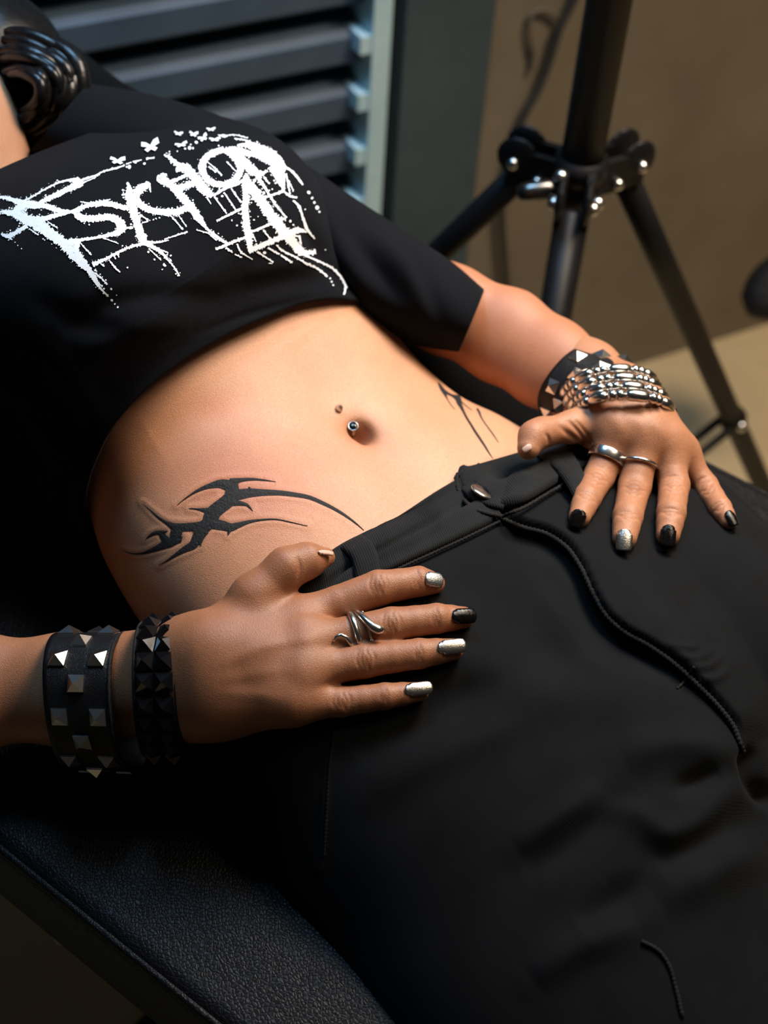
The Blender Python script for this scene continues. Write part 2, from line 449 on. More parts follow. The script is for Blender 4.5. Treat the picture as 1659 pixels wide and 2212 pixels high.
def smin(a, b, k):
    h = np.maximum(k - np.abs(a - b), 0) / k
    return np.minimum(a, b) - h * h * k * 0.25
def cone(P, a, b, ra, rb):
    ab = b - a; t = np.clip((P - a) @ ab / (ab @ ab), 0, 1)
    return np.sqrt((((P - a) - t[:, None] * ab)**2).sum(1)) - (ra + (rb - ra) * t)
def chain(P, J, R, k):
    d = None
    for i in range(len(J) - 1):
        c = cone(P, J[i], J[i+1], R[i], R[i+1]); d = c if d is None else smin(d, c, k)
    return d

def pillow(outline, d0, hf, hb, rings=14, pw=0.4, n=120, dfun=None):
    """cushion with a given outline (pixels) standing at depth d0, thickness hf to the front and hb behind"""
    O = crv(list(outline) + [outline[0]], n + 1)[:-1]; c = O.mean(0); V = []; Fc = []
    ph = np.linspace(-90, 90, 2 * rings + 1)[1:-1]
    for p in ph:
        r = math.cos(math.radians(p))**pw; z = math.sin(math.radians(p)); z = math.copysign(abs(z)**0.6, z) * (hf if z > 0 else hb)
        q = c + (O - c) * r
        dd = d0 if dfun is None else dfun(q[:, 0], q[:, 1])
        V.append(U(q[:, 0], q[:, 1], dd - z))
    V = np.concatenate(V); m = len(ph)
    for j in range(m - 1):
        for i in range(n): Fc.append([j*n + i, j*n + (i+1) % n, (j+1)*n + (i+1) % n, (j+1)*n + i])
    Fc += [list(range(n))[::-1], list(range((m-1)*n, m*n))]
    return V, Fc

# ------------------------------------------------------------------ the room
WALL0 = on_z(1370, 790, 0.0); WD = np.array([0.8617, 0.5075, 0.0]); WN = np.array([0.5075, -0.8617, 0.0]); ZU = np.array([0, 0, 1.0])
def wall_pt(s, z, off=0.0): return WALL0 + WD * s + WN * off + ZU * z
def wbox(mb, s0, s1, z0, z1, o0, o1):
    return mb.box(wall_pt((s0+s1)/2, (z0+z1)/2, (o0+o1)/2), [WD, ZU, WN], [(s1-s0)/2, (z1-z0)/2, (o1-o0)/2])
def structure(o, label, cat): return tag(o, label, cat, kind='structure')

fl = MB(); fl.box((0, 1.0, -0.02), np.eye(3), (4, 4, 0.02))
structure(fl.build('floor', M['floor'], smooth=False), 'tan smooth floor running to the foot of the wall', 'floor')
wb = MB(); wbox(wb, -0.352, 3.2, 0.0, 2.7, -0.12, 0.0)
structure(wb.build('wall_back', M['wall'], smooth=False), 'brown stained plaster wall behind the light stand', 'wall')
pb = MB(); wbox(pb, -0.475, -0.352, 0.0, 2.7, -0.12, 0.006)
structure(pb.build('trim_1', M['pillar'], smooth=False), 'grey painted door jamb between shutter and brown wall', 'trim')
db = MB(); wbox(db, -3.2, -0.475, 0.0, 2.7, -0.16, -0.10)
structure(db.build('wall_left', M['dark_back'], smooth=False), 'dark blue wall behind the slatted shutter', 'wall')

# slatted shutter: every slat a part
sh = empty('slatted_shutter', wall_pt(-1.2, 0.0, -0.05))
tag(sh, 'dark blue grey shutter of wide horizontal slats behind the head', 'shutter')
slat_me = None
for i in range(26):
    z = 0.062 + i * 0.0735
    if slat_me is None:
        # one slat: sloping lit top face, upright front face
        prof = [(-0.055, 0.030), (-0.008, 0.020), (0.0, 0.012), (0.0, -0.018), (-0.006, -0.024), (-0.055, -0.024)]
        V = []; L0, L1 = -1.35, 1.35
        for s in (L0, L1):
            for (o, dz) in prof: V.append(WD * s + WN * o + ZU * dz)
        n = len(prof); Fc = [[k, (k+1) % n, n + (k+1) % n, n + k] for k in range(n)] + [list(range(n))[::-1], list(range(n, 2*n))]
        slat_me = bpy.data.meshes.new('slat'); slat_me.from_pydata([list(v) for v in V], [], Fc); slat_me.update()
        bm = bmesh.new(); bm.from_mesh(slat_me); bmesh.ops.recalc_face_normals(bm, faces=bm.faces); bm.to_mesh(slat_me); bm.free()
        slat_me.materials.append(M['slat'])
    o = bpy.data.objects.new('slat', slat_me); COL.objects.link(o)
    ORG[o.name] = wall_pt(-0.519 - 1.35, z, -0.012); adopt(o, sh)
rl = MB(); wbox(rl, -0.521, -0.497, 0.40, 2.4, -0.05, 0.012)
for i in range(5, 26):                                # small lugs that hold the slat ends
    wbox(rl, -0.536, -0.515, 0.062 + i*0.0735 + 0.000, 0.062 + i*0.0735 + 0.022, -0.03, 0.010)
ro = rl.build('guide_rail', M['rail'], smooth=False); adopt(ro, sh); ro['label'] = 'pale blue metal guide rail'
rl = MB(); wbox(rl, -0.521, -0.50, 0.05, 0.375, -0.05, 0.004)
adopt(rl.build('guide_rail_foot', M['rail'], smooth=False), sh)

# ------------------------------------------------------------------ light stand
COLLAR = WP(1252, 372, 1.33)
def stand():
    root = empty('light_stand', (COLLAR[0], COLLAR[1], 0.0))
    tag(root, 'black tubular light stand on spread legs before brown wall', 'stand')
    c = COLLAR
    up = lambda z0, z1, r0, r1=None, x=c: tube([[x[0], x[1], z0], [x[0], x[1], (z0+z1)/2], [x[0], x[1], z1]], [r0, (r0 + (r1 or r0))/2, r1 or r0], 24)
    b = MB(); b.add(*up(c[2] + 0.01, 2.05, 0.0200)); b.build('upper_tube', M['stand'], root)
    b = MB(); b.add(*up(0.14, c[2] - 0.01, 0.0170)); b.build('lower_tube', M['stand'], root)
    b = MB(); b.add(*up(c[2] - 0.030, c[2] - 0.006, 0.0235)); b.add(*up(c[2] - 0.004, c[2] + 0.016, 0.0250))
    b.build('collar', M['stand'], root)
    b = MB(); b.add(*up(0.13, 0.17, 0.022)); b.build('lower_collar', M['stand'], root)
    for az, r, ln in ((33, 0.50, 1), (158, 0.52, 1), (262, 0.50, 1)):
        a = math.radians(az); d = np.array([math.cos(a), math.sin(a), 0]); s = np.array([-math.sin(a), math.cos(a), 0])
        h0 = c + d * 0.052 + ZU * -0.012; foot = np.array([c[0], c[1], 0.012]) + d * r
        # hinge lug: two cheeks with a rounded top
        b = MB()
        for sd in (-1, 1):
            b.box(c + d * 0.036 + s * sd * 0.0125 - ZU * 0.004, [d, s, ZU], [0.030, 0.0035, 0.017])
            b.ball(c + d * 0.058 + s * sd * 0.0125 + ZU * 0.004, 0.021, [d, s, ZU], 14, 8, (1, 0.24, 1))
        lug = b.build('leg_hinge', M['stand'], root, smooth=False)
        for sd in (-1, 1):
            b = MB(); b.ball(c + d * 0.060 + s * sd * 0.018, 0.0062, [d, s, ZU], 10, 6); b.build('bolt', M['steel'], lug)
            b = MB(); b.ball(c + d * 0.034 + s * sd * 0.018 - ZU * 0.012, 0.0060); b.build('bolt', M['steel'], lug)
        b = MB(); b.tube(np.linspace(h0, foot, 6), 0.0135, 16); leg = b.build('leg', M['stand'], root)
        b = MB(); b.tube([foot + (h0-foot)*0.03, foot, foot - ZU*0.010], 0.017, 14); b.build('rubber_foot', M['bag'], leg)
        m = foot + (h0 - foot) * 0.42
        b = MB()
        for sd in (-1, 1): b.tube(np.linspace(m + s*sd*0.010, np.array([c[0], c[1], 0.15]) + d*0.02 + s*sd*0.010, 4), 0.0055, 8)
        b.ball(m, 0.018, [d, s, ZU], 12, 8, (1, 1, 1)); br = b.build('brace', M['stand'], root)
        for sd in (-1, 1): b = MB(); b.ball(m + s * sd * 0.016, 0.007); b.build('rivet', M['steel'], br)
    # clamp handle at the collar
    hdir = WP(1120, 418, 1.30) - WP(1215, 402, 1.30); hdir /= np.linalg.norm(hdir)
    h0 = WP(1205, 404, 1.29)
    b = MB(); b.tube(np.linspace(h0, h0 + hdir * 0.036, 5), [0.007, 0.009, 0.0095, 0.009, 0.007], 12)
    b.build('clamp_lever', M['gunmetal'], root)
    for q_ in ((1291, 440, 1.30), (1212, 382, 1.28)): b = MB(); b.ball(WP(*q_), 0.0065); b.build('bolt', M['steel'], root)
stand()

# cable hanging on the wall behind the stand
cb = MB()
cpx = [(1262, -60), (1240, 0), (1210, 60), (1188, 130), (1160, 200), (1130, 255), (1112, 320), (1096, 370), (1085, 420), (1084, 470), (1090, 560), (1100, 680)]
def wall_hit(px, py, off):
    r = ray_dir(px, py); t = ((WALL0 + WN * off - CAM_O) @ WN) / (r @ WN); return CAM_O + r * t
cb.tube([wall_hit(x, y, 0.012) for x, y in crv(cpx, 50)], 0.0052, 8)
tag(cb.build('power_cable', M['cable']), 'grey power cable hanging down the brown wall beside the stand', 'cable')
cb = MB()
cb.tube([wall_hit(x, y, 0.007) for x, y in crv([(1148, 95), (1143, 60), (1150, 30), (1165, 22), (1190, 28), (1204, 40)], 24)], 0.0030, 8)
cb.tube([wall_hit(x, y, 0.007) for x, y in crv([(1148, 95), (1152, 115), (1148, 150)], 12)], 0.0036, 8)
M['stain'] = noise_material('brown_wire', (0.13, 0.105, 0.075), (0.16, 0.13, 0.09), 40.0, 0.8, 0)
tag(cb.build('bent_wire', M['stain']), 'thin brown bent wire loop on the wall above the cable', 'wire')

# dark bag at the foot of the wall, cut by the right edge
bV, bF = pillow([(1600, 640), (1612, 605), (1640, 570), (1680, 545), (1760, 540), (1800, 590), (1800, 670), (1750, 700), (1670, 695), (1615, 680)], 1.90, 0.06, 0.05, 10, 0.5, 60)
tag(mk('nylon_bag', W(bV), bF, M['bag'], recalc=True), 'black soft bag leaning at the wall by the right edge', 'bag')

# ------------------------------------------------------------------ reclining chair
SE = np.array([0.824, -0.566, 0.0]); SQ = np.array([0.566, 0.824, 0.0]); SZ = 0.66
SN = on_z(0, 1840, SZ); SWID = 0.623
chair = empty('reclining_chair', (0.1, 0.7, 0.0))
tag(chair, 'black grained leather reclining chair under the lying person', 'chair')
def seat():
    prof = []
    hw = SWID / 2; R = 0.016; T = 0.105
    for t in np.linspace(-1, 1, 41): prof.append((t * (hw - R), 0.020 * (1 - abs(t)**2.6)))
    for a in np.linspace(80, 0, 6): prof.append((hw - R + R * math.cos(math.radians(a)), -R + R * math.sin(math.radians(a))))
    for t in np.linspace(0.2, 1, 5): prof.append((hw - 0.012 * t * t, -R - (T - R) * t))
    for t in np.linspace(1, -1, 9): prof.append((t * (hw - 0.012), -T))
    for t in np.linspace(1, 0.2, 5): prof.append((-hw + 0.012 * t * t, -R - (T - R) * t))
    for a in np.linspace(180, 100, 6): prof.append((-hw + R + R * math.cos(math.radians(a)), -R + R * math.sin(math.radians(a))))
    prof = np.array(prof); n = len(prof); S = np.linspace(-0.50, 1.15, 80); V = []
    mid = SN + SQ * hw
    for s in S:
        end = min(1, (s + 0.5) / 0.05, (1.15 - s) / 0.05); k = math.sqrt(max(0.0, 1 - (1 - end)**2)) * 0.06 + 0.94
        V.append(mid + SE * s + SQ * (prof[:, :1] * k) + ZU * (prof[:, 1:] * k))
    V = np.concatenate(V); Fc = []
    for j in range(len(S) - 1):
        for i in range(n): Fc.append([j*n + i, (j+1)*n + i, (j+1)*n + (i+1) % n, j*n + (i+1) % n])
    Fc += [list(range(n)), list(range((len(S)-1)*n, len(S)*n))[::-1]]
    o = mk('seat_cushion', V, Fc, M['leather'], chair, recalc=True)
    b = MB()
    for sd in (0.004, SWID - 0.004):
        b.tube([SN + SQ * sd + SE * s + ZU * (-0.007) for s in np.linspace(-0.49, 1.14, 40)], 0.0030, 8)
    b.build('piping', M['leather'], o)
seat()
bV, bF = pillow([(1205, 930), (1120, 815), (900, 640), (640, 440), (430, 270), (262, 175), (120, 75), (-60, 35), (-300, 120), (-620, 600), (-500, 1150), (-180, 1560), (330, 1600), (900, 1330)],
                1.205, 0.055, 0.06, 12, 0.22, 160)
mk('backrest_cushion', W(bV), bF, M['matte'], chair, recalc=True)
b = MB(); b.box(SN + SQ * SWID/2 + SE * 0.35 + ZU * -0.15, [SE, SQ, ZU], [0.45, 0.2, 0.045]); b.build('seat_frame', M['stand'], chair, smooth=False)
b = MB(); b.box((0.16, 0.66, 0.255), [SE, SQ, ZU], [0.10, 0.10, 0.215]); b.build('column', M['stand'], chair, smooth=False)
b = MB(); b.box((0.16, 0.66, 0.02), [SE, SQ, ZU], [0.30, 0.24, 0.02]); b.build('base_plate', M['stand'], chair, smooth=False)
bp = SN + SE * -0.06 + SQ * 0.03 + ZU * -0.125
b = MB(); b.tube([bp - SE*0.10, bp, bp + SE*0.055, bp + SE*0.065 - ZU*0.02], 0.008, 10); o = b.build('side_bracket', M['bracket'], chair); o['label'] = 'beige metal bracket below the cushion'

# ------------------------------------------------------------------ the person: torso
# station: Lx,Ly, Rx,Ry, depth, front, back, roll, exponent, shift x, shift y
TORSO = [
 ( -30, 820,  620, 400, 1.00, 0.092, 0.080, 27, 2.3, -10, -15),
 (  80, 920,  730, 545, 1.00, 0.088, 0.080, 28, 2.4, -10, -15),
 ( 150,1010,  820, 672, 1.00, 0.084, 0.080, 28, 2.4, -12, -18),
 ( 190,1105,  903, 778, 0.995, 0.082, 0.080, 28, 2.4, -12, -18),
 ( 222,1200,  990, 857, 0.99, 0.084, 0.082, 28, 2.4, -12, -18),
 ( 275,1300, 1080, 910, 0.985, 0.088, 0.085, 28, 2.4, -12, -18),
 ( 350,1410, 1190, 955, 0.98, 0.090, 0.088, 28, 2.4, -12, -18),
 ( 440,1540, 1330,1020, 0.97, 0.090, 0.090, 28, 2.4, -12, -18),
 ( 560,1700, 1480,1150, 0.95, 0.085, 0.090, 28, 2.3, -12, -18)]
PUSH = 0.035
push = lambda st: [tuple(x + PUSH if i == 4 else x for i, x in enumerate(r_)) for r_ in st]
tl = Loft(push(TORSO), nv=300, nu=420)
TV = tl.verts().copy(); TF = tl.faces(); TN = vnormals(TV, TF)
tp = PIX(TV)
def blob(V, N, x, y, rx, ry, ang, amp, p=2):
    q = PIX(V); a = math.radians(ang); dx = q[:, 0] - x; dy = q[:, 1] - y
    u = (dx * math.cos(a) + dy * math.sin(a)) / rx; v = (-dx * math.sin(a) + dy * math.cos(a)) / ry
    g = np.exp(-(u*u + v*v)**(p/2)) * (N[:, 2] > 0.0)
    V += N * (g * amp)[:, None]; return V
# soft anatomy: linea alba, hollow beside the hip bones, lower belly, rib edge
TV = fold(TV, TN, [(640, 720), (720, 850), (770, 930), (880, 1010), (1010, 1080)], -0.0035, 60, True)
TV = blob(TV, TN, 905, 985, 150, 100, 30, 0.004)
TV = blob(TV, TN, 560, 1000, 220, 150, 40, 0.004)
TV = blob(TV, TN, 1060, 930, 70, 60, 35, 0.004)
TV = fold(TV, TN, [(330, 960), (430, 900), (560, 850)], -0.002, 50)
TN = vnormals(TV, TF)
# navel: hooded hollow, deepest at its lower right
TV = blob(TV, TN, 775, 930, 40, 27, 38, -0.006)
TV = blob(TV, TN, 781, 936, 25, 16, 36, -0.013, 3)
TV = fold(TV, TN, [(742, 948), (770, 958), (800, 960)], 0.0014, 9)
# faint pressure lines left by clothing
TV = fold(TV, TN, [(605, 938), (650, 952), (710, 970), (752, 998)], -0.0006, 4)
TV = fold(TV, TN, [(605, 944), (650, 958), (708, 977)], 0.0005, 4)
TV = fold(TV, TN, [(650, 990), (680, 1000), (700, 1020)], -0.0005, 4)
TN = vnormals(TV, TF)
# the fresh tattoo stands a little proud: a swollen rim follows its outline
def cvt(S, ox, oy, sc): return [[(ox + x / sc, oy + y / sc, w / sc) for x, y, w in s] for s in S]
TAT = cvt([
 [(390,272,2),(450,225,9),(520,180,19),(600,148,34),(680,135,60),(740,150,80)],
 [(735,125,55),(800,110,28),(880,105,18),(960,112,10),(1025,122,2)],
 [(700,190,70),(770,202,70),(860,192,58),(940,190,44),(1040,192,34),(1140,203,30),(1240,222,26),(1320,255,24),(1400,295,20),(1480,345,16),(1540,390,10),(1588,432,3)],
 [(850,153,4),(862,172,26),(880,195,40)],
 [(755,130,60),(750,200,75),(720,240,90),(670,280,90),(630,315,95),(610,350,100),(590,390,85),(540,420,85),(500,440,70)],
 [(468,290,3),(530,297,15),(590,308,44),(620,315,60)],
 [(720,250,60),(790,258,34),(840,270,20),(878,308,3)],
 [(600,385,70),(680,400,64),(740,412,52),(780,400,40),(850,378,24),(930,365,14),(1030,362,10),(1120,380,8),(1228,405,3)],
 [(735,410,50),(727,435,28),(718,465,3)],
 [(600,395,64),(520,405,54),(440,412,54),(380,410,50),(330,385,26),(270,345,16),(220,300,10),(170,255,3)],
 [(395,415,70),(385,460,75),(370,500,52)], [(420,470,20),(418,510,6)],
 [(425,495,16),(350,508,62),(290,535,45),(230,560,28),(160,580,14),(100,580,8),(45,560,2)],
 [(335,436,6),(295,445,26),(250,450,25),(215,470,15),(190,492,2)], [(285,445,30),(310,480,48),(330,505,60)],
 [(570,425,70),(530,470,72),(500,520,58),(440,555,40),(390,585,25),(330,625,12),(275,657,2)], [(540,480,60),(543,510,24),(546,535,3)]], 250, 1000, 2.9625)
q = PIX(TV); sel = np.where((q[:, 0] > 240) & (q[:, 0] < 820) & (q[:, 1] > 1010) & (q[:, 1] < 1245) & (TN[:, 2] > 0))[0]
ed = np.full(len(sel), 99.0)
for st in TAT:
    C = crv(st, 40); a_, b_ = C[:-1], C[1:]
    for i in range(len(a_)):
        ab = b_[i, :2] - a_[i, :2]; ap = q[sel, :2] - a_[i, :2]; t = np.clip(ap @ ab / (ab @ ab + 1e-9), 0, 1)
        ed = np.minimum(ed, np.hypot(*(ap - t[:, None] * ab).T) - (a_[i, 2] + (b_[i, 2] - a_[i, 2]) * t) / 2)
TV[sel] += TN[sel] * (0.0004 * np.exp(-((ed - 5) / 4.5)**2))[:, None]
TN = vnormals(TV, TF)
torso_cast = Caster(TV, TF)

# ------------------------------------------------------------------ jeans: pelvis and both thighs
J_R = [
 ( 372,1400, 1292, 966, 0.985, 0.098, 0.100, 27, 2.4, -14, -22),
 ( 392,1520, 1440, 972, 0.97, 0.104, 0.105, 26, 2.4, -12, -18),
 ( 425,1660, 1572,1050, 0.95, 0.108, 0.110, 22, 2.4, -8, -10),
 ( 480,1800, 1690,1190, 0.925, 0.108, 0.110, 16, 2.4, 0, 0),
 ( 560,1940, 1700,1420, 0.895, 0.105, 0.105, 8, 2.4, 0, 0),
 ( 680,2110, 1690,1720, 0.865, 0.102, 0.100, 0, 2.4, 0, 0),
 ( 810,2300, 1730,1990, 0.835, 0.098, 0.095, 0, 2.3, 0, 0),
 ( 960,2540, 1830,2260, 0.805, 0.092, 0.090, 0, 2.3, 0, 0),
 (1120,2800, 1960,2540, 0.78, 0.085, 0.085, 0, 2.3, 0, 0)]
J_L = [
 (1010,1500, 1480,1010, 0.975, 0.085, 0.090, 20, 2.3, 0, 0),
 (1200,1580, 1600,1090, 0.965, 0.092, 0.095, 20, 2.3, 0, 0),
 (1400,1640, 1720,1190, 0.955, 0.098, 0.095, 18, 2.3, 0, 0),
 (1600,1750, 1880,1330, 0.945, 0.098, 0.090, 15, 2.3, 0, 0),
 (1850,1960, 2140,1560, 0.93, 0.090, 0.085, 15, 2.3, 0, 0),
 (2150,2240, 2430,1850, 0.91, 0.080, 0.080, 15, 2.3, 0, 0)]
def remeshed(parts, voxel, smooth_it):
    mb = MB()
    for V, Fc in parts: mb.add(V, Fc)
    me = bpy.data.meshes.new('tmp'); me.from_pydata(np.concatenate(mb.v).tolist(), [], mb.f)
    bm = bmesh.new(); bm.from_mesh(me); bmesh.ops.recalc_face_normals(bm, faces=bm.faces); bm.to_mesh(me); bm.free()
    ob = bpy.data.objects.new('tmp', me); COL.objects.link(ob)
    r = ob.modifiers.new('r', 'REMESH'); r.mode = 'VOXEL'; r.voxel_size = voxel
    if smooth_it:
        sm = ob.modifiers.new('s', 'SMOOTH'); sm.factor = 0.5; sm.iterations = smooth_it
    dg = bpy.context.evaluated_depsgraph_get(); ev = ob.evaluated_get(dg).to_mesh()
    V = np.empty(len(ev.vertices) * 3); ev.vertices.foreach_get('co', V); V = V.reshape(-1, 3)
    Fc = [list(p.vertices) for p in ev.polygons]
    ob.evaluated_get(dg).to_mesh_clear(); bpy.data.objects.remove(ob); bpy.data.meshes.remove(me)
    return V, Fc
jr = Loft(push(J_R), 90, 120); jl = Loft(push(J_L), 70, 100)
JV, JF = remeshed([(jr.verts(), jr.faces()), (jl.verts(), jl.faces())], 0.0022, 14)
JFa = np.array(JF) if all(len(f) == 4 for f in JF) else JF
JN = vnormals(JV, JFa)
FLY = [(1085,1118), (1130,1136), (1185,1152), (1228,1182), (1258,1225), (1284,1280), (1316,1332), (1350,1362), (1400,1390), (1455,1428), (1510,1478), (1555,1525), (1588,1570), (1606,1620)]
def jfold(poly, amp, width, taper=True):
    global JV
    JV = fold(JV, JN, poly, amp, width, taper)
# big forms first
jfold([(930,1250), (1080,1300), (1220,1420), (1330,1520)], -0.004, 60)
jfold([(1180,1220), (1240,1300), (1300,1390), (1400,1440)], -0.006, 26)
jfold([(880,1330), (1040,1440), (1200,1500), (1380,1510)], 0.004, 55)
jfold([(760,1640), (900,1560), (1050,1480), (1180,1440)], -0.004, 40)
jfold([(800,1720), (980,1620), (1180,1540)], 0.003, 40)
jfold([(1340,1640), (1440,1612), (1540,1620), (1612,1650)], 0.007, 40)
jfold([(1300,1690), (1240,1740), (1170,1790), (1110,1835)], 0.005, 30)
jfold([(1380,1700), (1300,1770), (1200,1850), (1120,1890)], -0.004, 34)
jfold([(1290,1750), (1380,1760), (1440,1800), (1500,1780), (1560,1720), (1620,1690)], 0.005, 30)
jfold([(1450,1700), (1500,1690), (1560,1660)], -0.006, 24)
jfold([(1360,1840), (1460,1850), (1560,1800), (1659,1750)], -0.005, 38)
jfold([(1420,1950), (1540,1880), (1659,1830)], 0.006, 50)
jfold([(1250,2010), (1360,1930), (1430,1880)], -0.006, 40)
jfold([(1150,2120), (1260,2040), (1380,1990)], 0.006, 40)
jfold([(1620,1640), (1635,1690), (1659,1720)], -0.010, 20, False)
jfold([(720,1585), (708,1660), (700,1760), (690,1880)], 0.0015, 9, False)
JN = vnormals(JV, JFa)
# the fly: the far panel lies on top of the near one, its edge raised
q = PIX(JV); sel = np.where((q[:, 0] > 1000) & (q[:, 0] < 1700) & (q[:, 1] > 1040) & (q[:, 1] < 1760) & (JN[:, 2] > 0.02))[0]
d_, s_, t_ = dist_poly(q[sel, :2], FLY, 120)
sd = -s_ * d_                                  # >0 on the upper right side
k = np.where(sd > 0, np.exp(-(sd / 95)**2), np.exp(-(sd / 5)**2)) * sstep(0, 0.03, t_) * (1 - sstep(0.9, 1.0, t_))
dip = np.where(sd < 0, np.exp(-((sd + 26) / 22)**2), 0) * sstep(0, 0.06, t_) * (1 - sstep(0.55, 0.9, t_))
JV[sel] += JN[sel] * (0.0075 * k - 0.006 * dip)[:, None]
# fine puckers by the fly end and along the seat seam
for pl in ([(1440,1390), (1480,1400), (1510,1395)], [(1460,1410), (1500,1425), (1540,1405)], [(1490,1440), (1530,1440), (1560,1415)], [(1510,1470), (1550,1465), (1575,1440)]):
    jfold(pl, 0.0025, 9)
JN = vnormals(JV, JFa)
jeans_cast = Caster(JV, JF)

# ------------------------------------------------------------------ t-shirt: body and sleeves
SHIRT = [
 (-430, 560,  335, 236, 1.02, 0.085, 0.080, 20, 2.2, 0, 0),
 (-370, 640,  425, 248, 1.01, 0.105, 0.085, 22, 2.2, -5, -8),
 (-260, 770,  560, 300, 1.00, 0.125, 0.090, 25, 2.3, -20, -30),
 (-110, 910,  672, 400, 1.00, 0.138, 0.090, 27, 2.3, -35, -55),
 (  20,1010,  745, 520, 1.00, 0.132, 0.090, 28, 2.3, -56, -90),
 ( 105,1085,  800, 620, 1.00, 0.116, 0.090, 28, 2.3, -86, -134),
 ( 160,1135,  838, 688, 0.998, 0.104, 0.090, 28, 2.3, -102, -158),
 ( 178,1160,  852, 716, 0.995, 0.099, 0.090, 28, 2.3, -108, -166)]
SLV_L = [
 (  60, 330,  190, 180, 1.07, 0.050, 0.050, 0, 2.2, 0, 0),
 ( 200, 400,  330, 205, 1.07, 0.075, 0.065, 0, 2.2, 0, 0),
 ( 350, 480,  470, 248, 1.07, 0.080, 0.070, 0, 2.2, 0, 0),
 ( 530, 570,  620, 328, 1.075, 0.075, 0.070, 0, 2.2, 0, 0),
 ( 690, 650,  752, 418, 1.08, 0.070, 0.060, 0, 2.2, 0, 0),
 ( 830, 725,  880, 502, 1.08, 0.067, 0.058, 0, 2.2, 0, 0),
 ( 930, 752,  985, 572, 1.08, 0.060, 0.055, 0, 2.2, 0, 0),
 ( 990, 760, 1046, 624, 1.08, 0.055, 0.050, 0, 2.2, 0, 0)]
SLV_R = [
 (-270, 430,  -10, 640, 1.03, 0.080, 0.080, 0, 2.2, 0, 0),
 (-390, 560, -120, 760, 1.00, 0.082, 0.075, 0, 2.2, 0, 0),
 (-500, 740, -210, 860, 0.97, 0.076, 0.068, 0, 2.2, 0, 0),
 (-570, 960, -290, 990, 0.945, 0.068, 0.062, 0, 2.2, 0, 0),
 (-610,1170, -340,1175, 0.93, 0.062, 0.060, 0, 2.2, 0, 0)]
sl = Loft(push(SHIRT), 240, 360)
SV = sl.verts().copy(); SF = sl.faces(cap=False); SN_ = vnormals(SV, SF)
def shfold(poly, amp, width, taper=True):
    global SV
    SV = fold(SV, SN_, poly, amp, width, taper)
SV = blob(SV, SN_, 200, 560, 260, 200, 35, 0.012)
SV = blob(SV, SN_, 560, 400, 150, 130, 35, 0.010)
shfold([(300, 400), (360, 500), (430, 600)], -0.006, 90)
for pl, am, wd in (([(120, 720), (260, 650), (400, 640), (520, 660)], -0.004, 28), ([(160, 770), (300, 710), (420, 690)], 0.003, 26),
                   ([(60, 640), (180, 700), (300, 730)], -0.003, 30), ([(480, 640), (600, 610), (700, 600)], -0.003, 24),
                   ([(520, 600), (620, 570), (710, 570)], 0.003, 22), ([(30, 760), (120, 860), (180, 960)], -0.005, 40),
                   ([(100, 760), (180, 860), (220, 930)], 0.004, 34), ([(650, 460), (700, 560), (770, 640)], -0.004, 18),
                   ([(430, 720), (560, 672), (700, 640)], -0.002, 10), ([(0, 860), (60, 980), (90, 1090)], -0.005, 40)):
    shfold(pl, am, wd)
SN_ = vnormals(SV, SF)
sv = PIX(SV)
# thickness: hem turned inwards
n_u = sl.nu; rim = SV[-n_u:]; rimn = SN_[-n_u:]
axis = rim - SV[-4*n_u:-3*n_u]; axis /= np.linalg.norm(axis, axis=1)[:, None]
rows = [rim + axis * 0.0015 - rimn * 0.0012, rim + axis * 0.0012 - rimn * 0.0032, rim - axis * 0.002 - rimn * 0.0042, rim - axis * 0.03 - rimn * 0.0045]
nv0 = sl.nv; SVx = np.concatenate([SV] + rows); base = (nv0 - 1) * n_u
extra = []
for j in range(len(rows)):
    for i in range(n_u):
        a = base + j*n_u + i; b2 = base + j*n_u + (i+1) % n_u
        f = [a, b2, b2 + n_u, a + n_u]; extra.append(f[::-1] if sl.flip else f)
SFx = SF + extra
def sleeve(st, folds):
    l = Loft(st, 80, 90); V = l.verts().copy(); Fc = l.faces(cap=False); N = vnormals(V, Fc)
    for pl, am, wd in folds: V = fold(V, N, pl, am, wd)
    N = vnormals(V, Fc); nu = l.nu; rim = V[-nu:]; rn = N[-nu:]; ax = rim - V[-3*nu:-2*nu]; ax /= np.linalg.norm(ax, axis=1)[:, None]
    rows = [rim + ax*0.001 - rn*0.0012, rim - rn*0.0028, rim - ax*0.04 - rn*0.003]; b0 = (l.nv - 1) * nu; V = np.concatenate([V] + rows)
    for j in range(3):
        for i in range(nu):
            f = [b0 + j*nu + i, b0 + j*nu + (i+1) % nu, b0 + (j+1)*nu + (i+1) % nu, b0 + (j+1)*nu + i]; Fc.append(f[::-1] if l.flip else f)
    return V, Fc
slvL = sleeve(SLV_L, [([(740, 470), (800, 560), (880, 660)], -0.006, 26), ([(800, 500), (880, 590), (940, 690)], 0.005, 22), ([(900, 560), (930, 640), (960, 720)], -0.004, 18), ([(690, 420), (740, 540), (800, 640)], 0.005, 24)])
slvR = sleeve(SLV_R, [])
shirt_cast = Caster(SVx, SFx)

